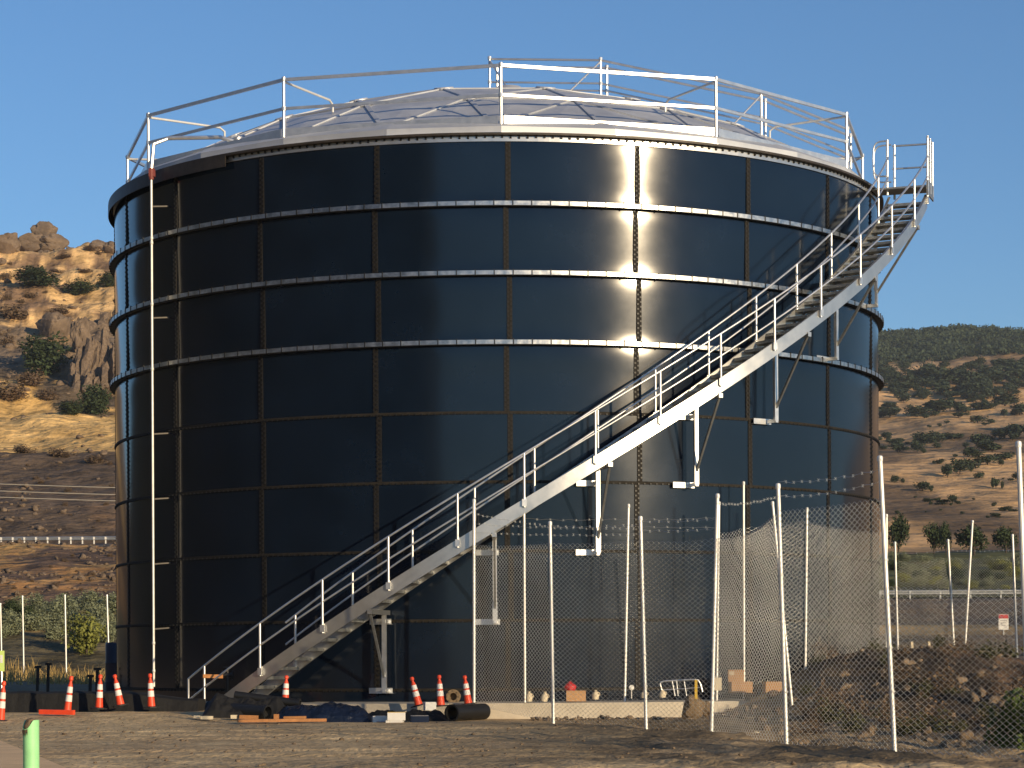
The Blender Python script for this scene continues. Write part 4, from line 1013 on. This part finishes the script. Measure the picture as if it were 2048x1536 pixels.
# lumber
def plank(px0, py0, px1, py1, Y0, Y1, w_, t_, label, m='wood', name='plank'):
    p, q = at(px0, py0, Y0), at(px1, py1, Y1); p.z = gz(p.x, p.y) + t_ / 2 + 0.03; q.z = gz(q.x, q.y) + t_ / 2 + 0.03
    b = MB(); b.bar(p, q, w_, t_); return tag(b.build(name, M[m], None, (p + q) / 2), label, 'plank')
plank(80, 1425, 148, 1428, 47.0, 46.8, 0.10, 0.09, 'orange painted plank lying at the foot of the leaning cone at left', 'orange')
plank(476, 1472, 652, 1462, 45.0, 45.4, 0.16, 0.055, 'long orange plank on the dirt in front of the black pipe')
plank(480, 1456, 516, 1455, 45.9, 45.9, 0.20, 0.07, 'short board behind the long orange plank, left end')
plank(568, 1453, 612, 1452, 45.9, 45.9, 0.2, 0.09, 'short board under the crumpled blue black film')
plank(548, 1462, 558, 1462, 45.3, 45.3, 0.10, 0.14, 'stub of orange lumber standing on the long plank')
plank(388, 1462, 400, 1461, 46, 46, 0.10, 0.05, 'tiny pale wood offcut, leftmost of two', 'cream'); plank(402, 1465, 426, 1461, 45.8, 45.8, 0.10, 0.06, 'pale wood offcut beside the tiny one', 'cream')
plank(462, 1457, 474, 1452, 45.9, 45.9, 0.1, 0.07, 'pale wood offcut next to the pipe end', 'cream')
def stone(px, py, Y, w_, h_, label, mt='stone', cat='rock', name='rock'):
    p = at(px, py, Y); o = bpy.data.objects.new(name, rock_mesh(name, int(px), 3, 0.4, M[mt])); COL.objects.link(o); o.location = (p.x, Y, p.z + h_ * .35); o.scale = (w_, w_ * .8, h_); o.rotation_euler = (0, 0, px)
    return tag(o, label, cat)
stone(378, 1448, 46.5, 0.22, 0.16, 'small bright orange clod left of the black pipes', 'orange', 'clod', 'clod')
# black pipes
def pipe(p, q, r, label, name='black_pipe', m='pipeblk', t=0.02):
    p = Vector(p); q = Vector(q); d = q - p; L = d.length; mm = d.to_track_quat('Z', 'Y').to_matrix()
    b = MB(); b.lathe([(r, 0), (r, L), (r + .012, L), (r + .012, L - .06), (r, L - .06), (r, L), (r - t, L), (r - t, 0)], p, 24, mm, True)
    return tag(autosmooth(b.build(name, M[m], None, p)), label, 'pipe')
def gp_(px, py, Y, r): p = at(px, py, Y); p.z = gz(p.x, p.y) + r; return p
pipe(gp_(418, 1440, 46.9, .14), gp_(536, 1440, 46.2, .15), 0.14, 'thick black pipe with its open end at the middle of the pile')
pipe(gp_(430, 1430, 47.5, .13) + Vector((0, 0, .02)), gp_(640, 1430, 47.3, .13) + Vector((0, 0, .02)), 0.13, 'black pipe lying along the back of the pile')
pipe(gp_(470, 1420, 47.2, .10) + Vector((0, 0, .26)), gp_(600, 1420, 47.0, .10) + Vector((0, 0, .24)), 0.085, 'thin black pipe resting on top of the pile')
pipe(gp_(968, 1430, 47.2, .16), gp_(903, 1430, 46.3, .16), 0.155, 'short thick black pipe beside the slab corner')
# crumpled film
def heap(px0, px1, Y, h, label, mt, name, dY=0.5, seed=0, cat='tarp'):
    p0, p1 = at(px0, 1440, Y), at(px1, 1440, Y); nx, ny = 60, 18; vs = []; fs = []
    for j in range(ny + 1):
        v = j / ny
        for i in range(nx + 1):
            u = i / nx; x = p0.x + (p1.x - p0.x) * u; y = Y - dY + 2 * dY * v; e = (math.sin(PI * v) ** .5) * (min(1, u * 6, (1 - u) * 6) ** .6)
            z = gz(x, y) - .04 + h * e * (0.85 + 0.35 * fbm(x * 2.2 + seed, y * 2.5, seed, 3)) + 0.035 * e * abs(fbm(x * 9, y * 7, seed, 2)); vs.append((x, y, z))
    for j in range(ny):
        for i in range(nx): fs.append((j * (nx + 1) + i, j * (nx + 1) + i + 1, (j + 1) * (nx + 1) + i + 1, (j + 1) * (nx + 1) + i))
    b = MB(); b.add(vs, fs); return tag(b.build(name, M[mt], None, (p0 + p1) / 2, False), label, cat)
heap(540, 752, 46.5, 0.40, 'crumpled blue black plastic film heaped right of the pipe pile', 'bluepl', 'plastic_film', .45, 2)
heap(404, 590, 46.7, 0.46, 'long low heap of black plastic sheeting covering most of the pipe pile', 'blackpl_shade', 'plastic_sheet', .4, 5)
heap(700, 905, 46.9, 0.24, 'flat black sheeting between the white boxes and the short pipe', 'blackpl_shade', 'plastic_sheet', .35, 8)
heap(958, 1042, 48.75, 0.36, 'brown burlap bundle behind the fence at the slab corner', 'brown', 'burlap_bundle', .3, 11, 'bundle')
# boxes
def cbox(px0, px1, py0, py1, Y, dep, label, m='card', cat='box', name='box', rz=0.0, extra=None, lid=None):
    a, c = at(px0, py1, Y), at(px1, py0, Y); w_ = c.x - a.x; h = c.z - a.z; ctr = Vector(((a.x + c.x) / 2, Y + dep / 2, a.z)); m3 = Matrix.Rotation(rz, 3, 'Z')
    bm = bmesh.new(); bmesh.ops.create_cube(bm, size=1.0)
    for v in bm.verts: v.co = m3 @ Vector((v.co.x * w_, v.co.y * dep, (v.co.z + 0.5) * h))
    bmesh.ops.bevel(bm, geom=bm.edges[:], offset=min(w_, h, dep) * 0.03, segments=2, affect='EDGES')
    me = bpy.data.meshes.new(name); bm.to_mesh(me); bm.free(); me.materials.append(M[m]); o = bpy.data.objects.new(name, me); COL.objects.link(o); o.location = ctr; tag(o, label, cat)
    b = MB()                                          # flaps and tape on top
    b.box(m3 @ Vector((0, -dep * .26, h + .004)), (w_ * .96, dep * .47, .008), m3); b.box(m3 @ Vector((0, dep * .26, h + .004)), (w_ * .96, dep * .47, .008), m3)
    b.build('flap', M[lid or m], o)
    if extra:
        (u0, u1, v0, v1, mm) = extra; b = MB(); b.box(m3 @ Vector((w_ * ((u0 + u1) / 2 - .5), -dep / 2 - .004, h * (v0 + v1) / 2)), (w_ * (u1 - u0), .006, h * (v1 - v0)), m3); b.build('print', M[mm], o)
    return o
cbox(744, 772, 1433, 1456, 45.9, .25, 'white box with a red panel, lying left of the white stack', 'paintw', rz=.15, extra=(.25, 1.0, .12, .55, 'red'))
cbox(772, 806, 1441, 1464, 45.5, .25, 'lower white box of the small stack on the dirt', 'paintw', rz=-.08, extra=(.3, .6, .3, .7, 'greyink'))
cbox(774, 810, 1425, 1441, 45.5, .25, 'upper white box of the small stack, topped with a yellow lid', 'paintw', rz=.05, lid='yellow')
cbox(820, 857, 1432, 1453, 45.8, .28, 'blue grey cooler with dark lid in front of the leaning cone', 'blue', 'cooler', 'cooler', rz=.06, lid='greyink')
cbox(848, 870, 1405, 1421, 47.0, .25, 'small bright white box on the black sheeting beside the cone', 'paintw', rz=.2)
cbox(1133, 1172, 1382, 1403, 48.4, .3, 'tan cardboard box alone on the slab in front of the red bag', 'card', rz=-.05)
cbox(1461, 1504, 1364, 1386, 49.6, .35, 'wide cardboard box at the bottom of the two box stack', 'card', rz=.1)
cbox(1457, 1489, 1340, 1364, 49.65, .3, 'cardboard box on top of the wide one, with a pale label', 'card', rz=-.06, extra=(.08, .38, .55, .9, 'cream'))
cbox(1529, 1563, 1364, 1386, 48.6, .3, 'lone cardboard box on the slab at the right', 'card', rz=.12)
cbox(1512, 1527, 1372, 1387, 50.2, .2, 'small brown carton squeezed between the larger cardboard boxes', 'mud', rz=.3)
def sack(px, py, Y, w_, h_, label, m, seed, cat='bag', name='bag'):
    p = at(px, py, Y); bm = bmesh.new(); bmesh.ops.create_icosphere(bm, subdivisions=4, radius=1)
    for v in bm.verts:
        d = v.co.normalized(); z = (d.z + 1) / 2; taper = 1 - 0.62 * smooth(.55, 1, z)
        q = 1 + .16 * noise.fractal(d * 2.2 + Vector((seed, 0, 0)), .9, 2, 4); v.co = Vector((d.x * w_ / 2 * taper * q, d.y * w_ / 2 * .8 * taper * q, z * h_ * (1 + .1 * (q - 1))))
    me = bpy.data.meshes.new(name); bm.to_mesh(me); bm.free(); me.materials.append(M[m]); me.polygons.foreach_set('use_smooth', [True] * len(me.polygons)); o = bpy.data.objects.new(name, me); COL.objects.link(o); o.location = p
    return tag(o, label, cat)
sack(1140, 1386, 48.8, .24, .24, 'red bag slumped behind the lone tan box on the slab', 'red', 3)
def jug(px, py, ptop, Y, label, lean=0.0):
    p = at(px, py, Y); h = (at(px, ptop, Y) - p).z; b = MB(); b.lathe([(0, 0), (.06, 0), (.066, .02), (.066, h * .55), (.05, h * .72), (.026, h * .82), (.026, h * .93), (.032, h * .93), (.032, h), (0, h)], (0, 0, 0), 16, Matrix.Rotation(lean, 3, 'Y'))
    b.tube([Matrix.Rotation(lean, 3, 'Y') @ Vector(q) for q in ((.05, 0, h * .35), (.085, 0, h * .5), (.08, 0, h * .68), (.03, 0, h * .8))], .011, 6)
    o = autosmooth(b.build('jug', M['cream'])); o.location = p; return tag(o, label, 'jug', 'cream jugs on the slab')
for a in [(1058, 1403, 1383, 48.3, 'cream jug standing just right of the second fence post'), (1088, 1403, 1383, 48.3, 'cream jug leaning beside the next fence post', .12), (1191, 1399, 1380, 48.4, 'cream jug alone right of the tan cardboard box'),
          (1288, 1396, 1381, 48.5, 'cream jug next to the thin front post'), (1325, 1395, 1380, 48.6, 'cream jug in front of the bent pipe rack')]: jug(*a)
p = at(1263, 1375, 49.2); b = MB(); b.lathe([(0, .03), (.05, .02), (.055, 0), (.05, -.02), (0, -.03)], (0, 0, 0), 16, Matrix.Rotation(PI / 2, 3, 'X')); b.tube([(0, .02, 0), (0, .02, -.22)], .012, 6); o = b.build('marker', M['paintw']); o.location = p; tag(o, 'small round white marker on a short stick beside the tank base', 'marker')
# bent pipe rack
b = MB(); A = lambda x, y, Y=48.7: at(x, y, Y)
b.tube([A(1328, 1395), A(1320, 1368), A(1322, 1364), A(1330, 1362), A(1385, 1359)], .016, 8); b.tube([A(1385, 1359), A(1396, 1360), A(1401, 1368), A(1405, 1384)], .016, 8)
for x0, x1 in ((1344, 1350), (1353, 1356), (1368, 1373)): b.tube([A(x0, 1362), A(x1, 1392)], .012, 6)
b.tube([A(1324, 1380), A(1400, 1375)], .010, 6)
tag(autosmooth(b.build('pipe_rack', M['alu'], None, A(1360, 1392))), 'bent silver pipe rack leaning on the slab near the tank base', 'rack')
p = at(1392, 1450, 45.0); q = at(1392, 1360, 45.0); b = MB(); b.bar(p - Vector((0, 0, .1)), q, .05, .04, (0, 1, 0)); o = b.build('survey_stake', M['yellow'], None, p); tag(o, 'yellow topped survey stake in front of the pipe rack', 'stake')
b = MB(); b.bar(p - Vector((0.0, 0.0, .1)), at(1392, 1398, 45.0), .054, .044, (0, 1, 0)); b.build('muddy_foot', M['mud'], o, p)
stone(1386, 1432, 45.6, .48, .46, 'dark muddy clod heaped against the survey stake', 'mud', 'clod', 'clod')
stone(1412, 1428, 45.9, .26, .30, 'smaller muddy clod right of the survey stake', 'mud', 'clod', 'clod')
# little sign on the second-row post
p = at(1434, 1368, 49.3); b = MB(); b.box((0, 0, 0), (.19, .01, .26)); o = b.build('sign_plate', M['cream']); o.location = p; tag(o, 'blank pale sign plate tied low on a fence post', 'sign')
# orange lumber with dark valve beside the stair foot
valve = at(455, 1350, 50.6); b = MB(); b.lathe([(0, -.12), (.09, -.12), (.09, -.09), (.05, -.08), (.05, .08), (.09, .09), (.09, .12), (0, .12)], valve, 16, Matrix.Rotation(PI / 2, 3, 'Y')); b.tube([valve, valve + Vector((0, 0, .16))], .025, 8)
b.lathe([(.07, .15), (.085, .16), (.07, .17)], valve, 16, None); b.tube([valve, valve - Vector((0, 0, .75))], .045, 10)
tag(autosmooth(b.build('valve', M['pipeblk'], None, valve)), 'dark flanged valve on a standpipe behind the stair foot', 'valve')
b = MB(); b.bar(at(405, 1352, 50.0), at(445, 1353, 50.3), .04, .075); tag(b.build('board', M['wood'], None, at(425, 1352, 50.1)), 'short orange board fixed across the stair foot rail', 'plank')
# green pipe stub close to the camera
p = at(62, 1440, 16.4); zt = p.z; zb = gz(p.x, p.y); b = MB(); n = 28; vs = []; r = .054
for k in range(n):
    a = 2 * PI * k / n; cut = 0.06 * smooth(0.2, 1.0, math.cos(a - 3.9)) ; vs.append((k, a, cut))
V = []; 
for (k, a, cut) in vs:
    for (rr_, z) in ((r, zb - .1), (r, zt - cut), (r - .006, zt - cut), (r - .006, zb - .1)): V.append((p.x + rr_ * math.cos(a), p.y + rr_ * math.sin(a), z))
fs = [(k * 4 + i, ((k + 1) % n) * 4 + i, ((k + 1) % n) * 4 + (i + 1) % 4, k * 4 + (i + 1) % 4) for k in range(n) for i in range(4)]
b.add(V, fs); gpz = Vector((p.x, p.y, zb)); gpo = autosmooth(b.build('pipe_stub', M['greenpipe'], None, gpz)); tag(gpo, 'pale green plastic pipe stub standing upright at the lower left', 'pipe')
b = MB(); b.lathe([(0, 0.03), (.030, .02), (.047, -.02), (.047, -.10), (0, -.1)], (p.x, p.y, zt - .015), 18); b.build('mud_plug', M['mud'], gpo, gpz)
b = MB(); V = []; rO = r + .004
for k in range(9):
    a = 3.35 + 1.15 * k / 8; zz = zt - .07 * smooth(0.2, 1.0, math.cos(a - 3.9)); V += [(p.x + rO * math.cos(a), p.y + rO * math.sin(a), zt - .055 - .06 * abs(math.sin(k * 1.3))), (p.x + rO * math.cos(a), p.y + rO * math.sin(a), zz + .004)]
b.add(V, [(2 * k, 2 * k + 2, 2 * k + 3, 2 * k + 1) for k in range(8)]); b.build('mud_smear', M['mud'], gpo, gpz)
# lime sign at the left edge
p = at(4, 1405, 50.0); root = empty('roadside_marker', p, 'lime yellow sign plate on a thin post at the left edge', 'sign'); b = MB(); b.box(at(3, 1322, 50) , (.12, .012, .42)); b.build('sign_plate', M['limesign'], root, p); b = MB(); b.tube([p - Vector((0, 0, .5)), at(3, 1306, 50.03)], .022, 8); b.build('post', M['alu'], root, p); b = MB(); b.box(at(3, 1318, 50) - Vector((0, .008, 0)), (.05, .006, .16)); b.build('panel', M['paintw'], root, p)
for (px, t, bt, Y, lb) in [(76, 1334, 1374, 62, 'dark stake left of its neighbour behind the black shade band'), (97, 1328, 1372, 62, 'taller dark stake with a tape end behind the black shade band'), (195, 1338, 1372, 58, 'dark stake behind the upright cone at left'), (181, 1352, 1374, 58, 'short dark stake behind the black shade band near the tank')]:
    q = at(px, t, Y); p = at(px - 2, bt, Y); b = MB(); b.bar(p - Vector((0, 0, .4)), q, .07, .05, (0, 1, 0)); b.box(q, (.16, .06, .06)); tag(b.build('stake', M['rubber'], None, p), lb, 'stake')
# blue drum behind the tank edge
p = at(221, 1330, 60.5); z0 = gz(p.x, p.y); zt = at(221, 1285, 60.5).z; h = zt - z0; b = MB(); b.lathe([(0, 0), (.27, 0), (.29, .03), (.29, h * .32), (.30, h * .34), (.29, h * .36), (.29, h * .64), (.30, h * .66), (.29, h * .68), (.29, h - .04), (.27, h), (0, h)], (p.x + .17, p.y, z0), 24)
tag(autosmooth(b.build('barrel', M['blue'], None, (p.x, p.y, z0))), 'tall blue barrel half hidden behind the left edge of the tank', 'barrel')
# far right bits
p = at(2007, 1300, 108.0); root = empty('warning_sign', at(2007, 1262, 108), 'small white and red sign on the far grassy bank at right', 'sign'); O = root.location.copy()
c = at(2007, 1244, 108); b = MB(); b.box(c, (.44, .02, .68)); b.build('sign_plate', M['paintw'], root, O); b = MB(); b.box(c + Vector((0, -.014, .24)), (.42, .01, .17)); b.build('red_header', M['red'], root, O)
b = MB()
for i in range(3): b.box(c + Vector((0, -.014, .06 - i * .10)), (.30 - .05 * i, .008, .035))
b.build('text_lines', M['greyink'], root, O); b = MB(); b.tube([c + Vector((0, .03, -1.4)), c + Vector((0, .03, .3))], .03, 8); b.build('post', M['galvdull'], root, O)
for (px, t, bt, lb) in [(1824, 1283, 1331, 'pale stake left of the red bag on the right bank'), (1858, 1283, 1328, 'pale stake right of the red bag on the right bank')]:
    p, q = at(px + 2, bt, 63), at(px, t, 63); b = MB(); b.bar(p - Vector((0, 0, .3)), q, .06, .04, (0, 1, 0)); tag(b.build('stake', M['cream'], None, p), lb, 'stake')
sack(1839, 1334, 62, .30, .29, 'crumpled red bag lying on the right bank between two pale stakes', 'red', 9)
stone(1827, 1358, 55, .28, .28, 'tan rock below the red bag on the right bank'); stone(1712, 1362, 53, .42, .34, 'large tan rock on the bank behind the front fence')
stone(1513, 1478, 37.5, .16, .14, 'pale stone at the foot of the mesh, left of its twin', 'cream'); stone(1532, 1484, 37.0, .18, .13, 'pale stone at the foot of the mesh nearest the leaning post', 'cream')

# ------------------------------------------------------------------ HAZE
b = MB(); b.box((0, -950, 104), (8000, 6100, 222)); hz = b.build('haze', M['paintw']); hz['kind'] = 'stuff'
hm_ = bpy.data.materials.new('haze'); hm_.use_nodes = True; hn = hm_.node_tree; hn.nodes.remove(hn.nodes['Principled BSDF'])
pv = hn.nodes.new('ShaderNodeVolumePrincipled'); pv.inputs['Color'].default_value = (0.80, 0.89, 1.0, 1); pv.inputs['Density'].default_value = 0.00011; pv.inputs['Anisotropy'].default_value = 0.0
hn.links.new(pv.outputs[0], hn.nodes['Material Output'].inputs['Volume']); hz.data.materials.clear(); hz.data.materials.append(hm_)
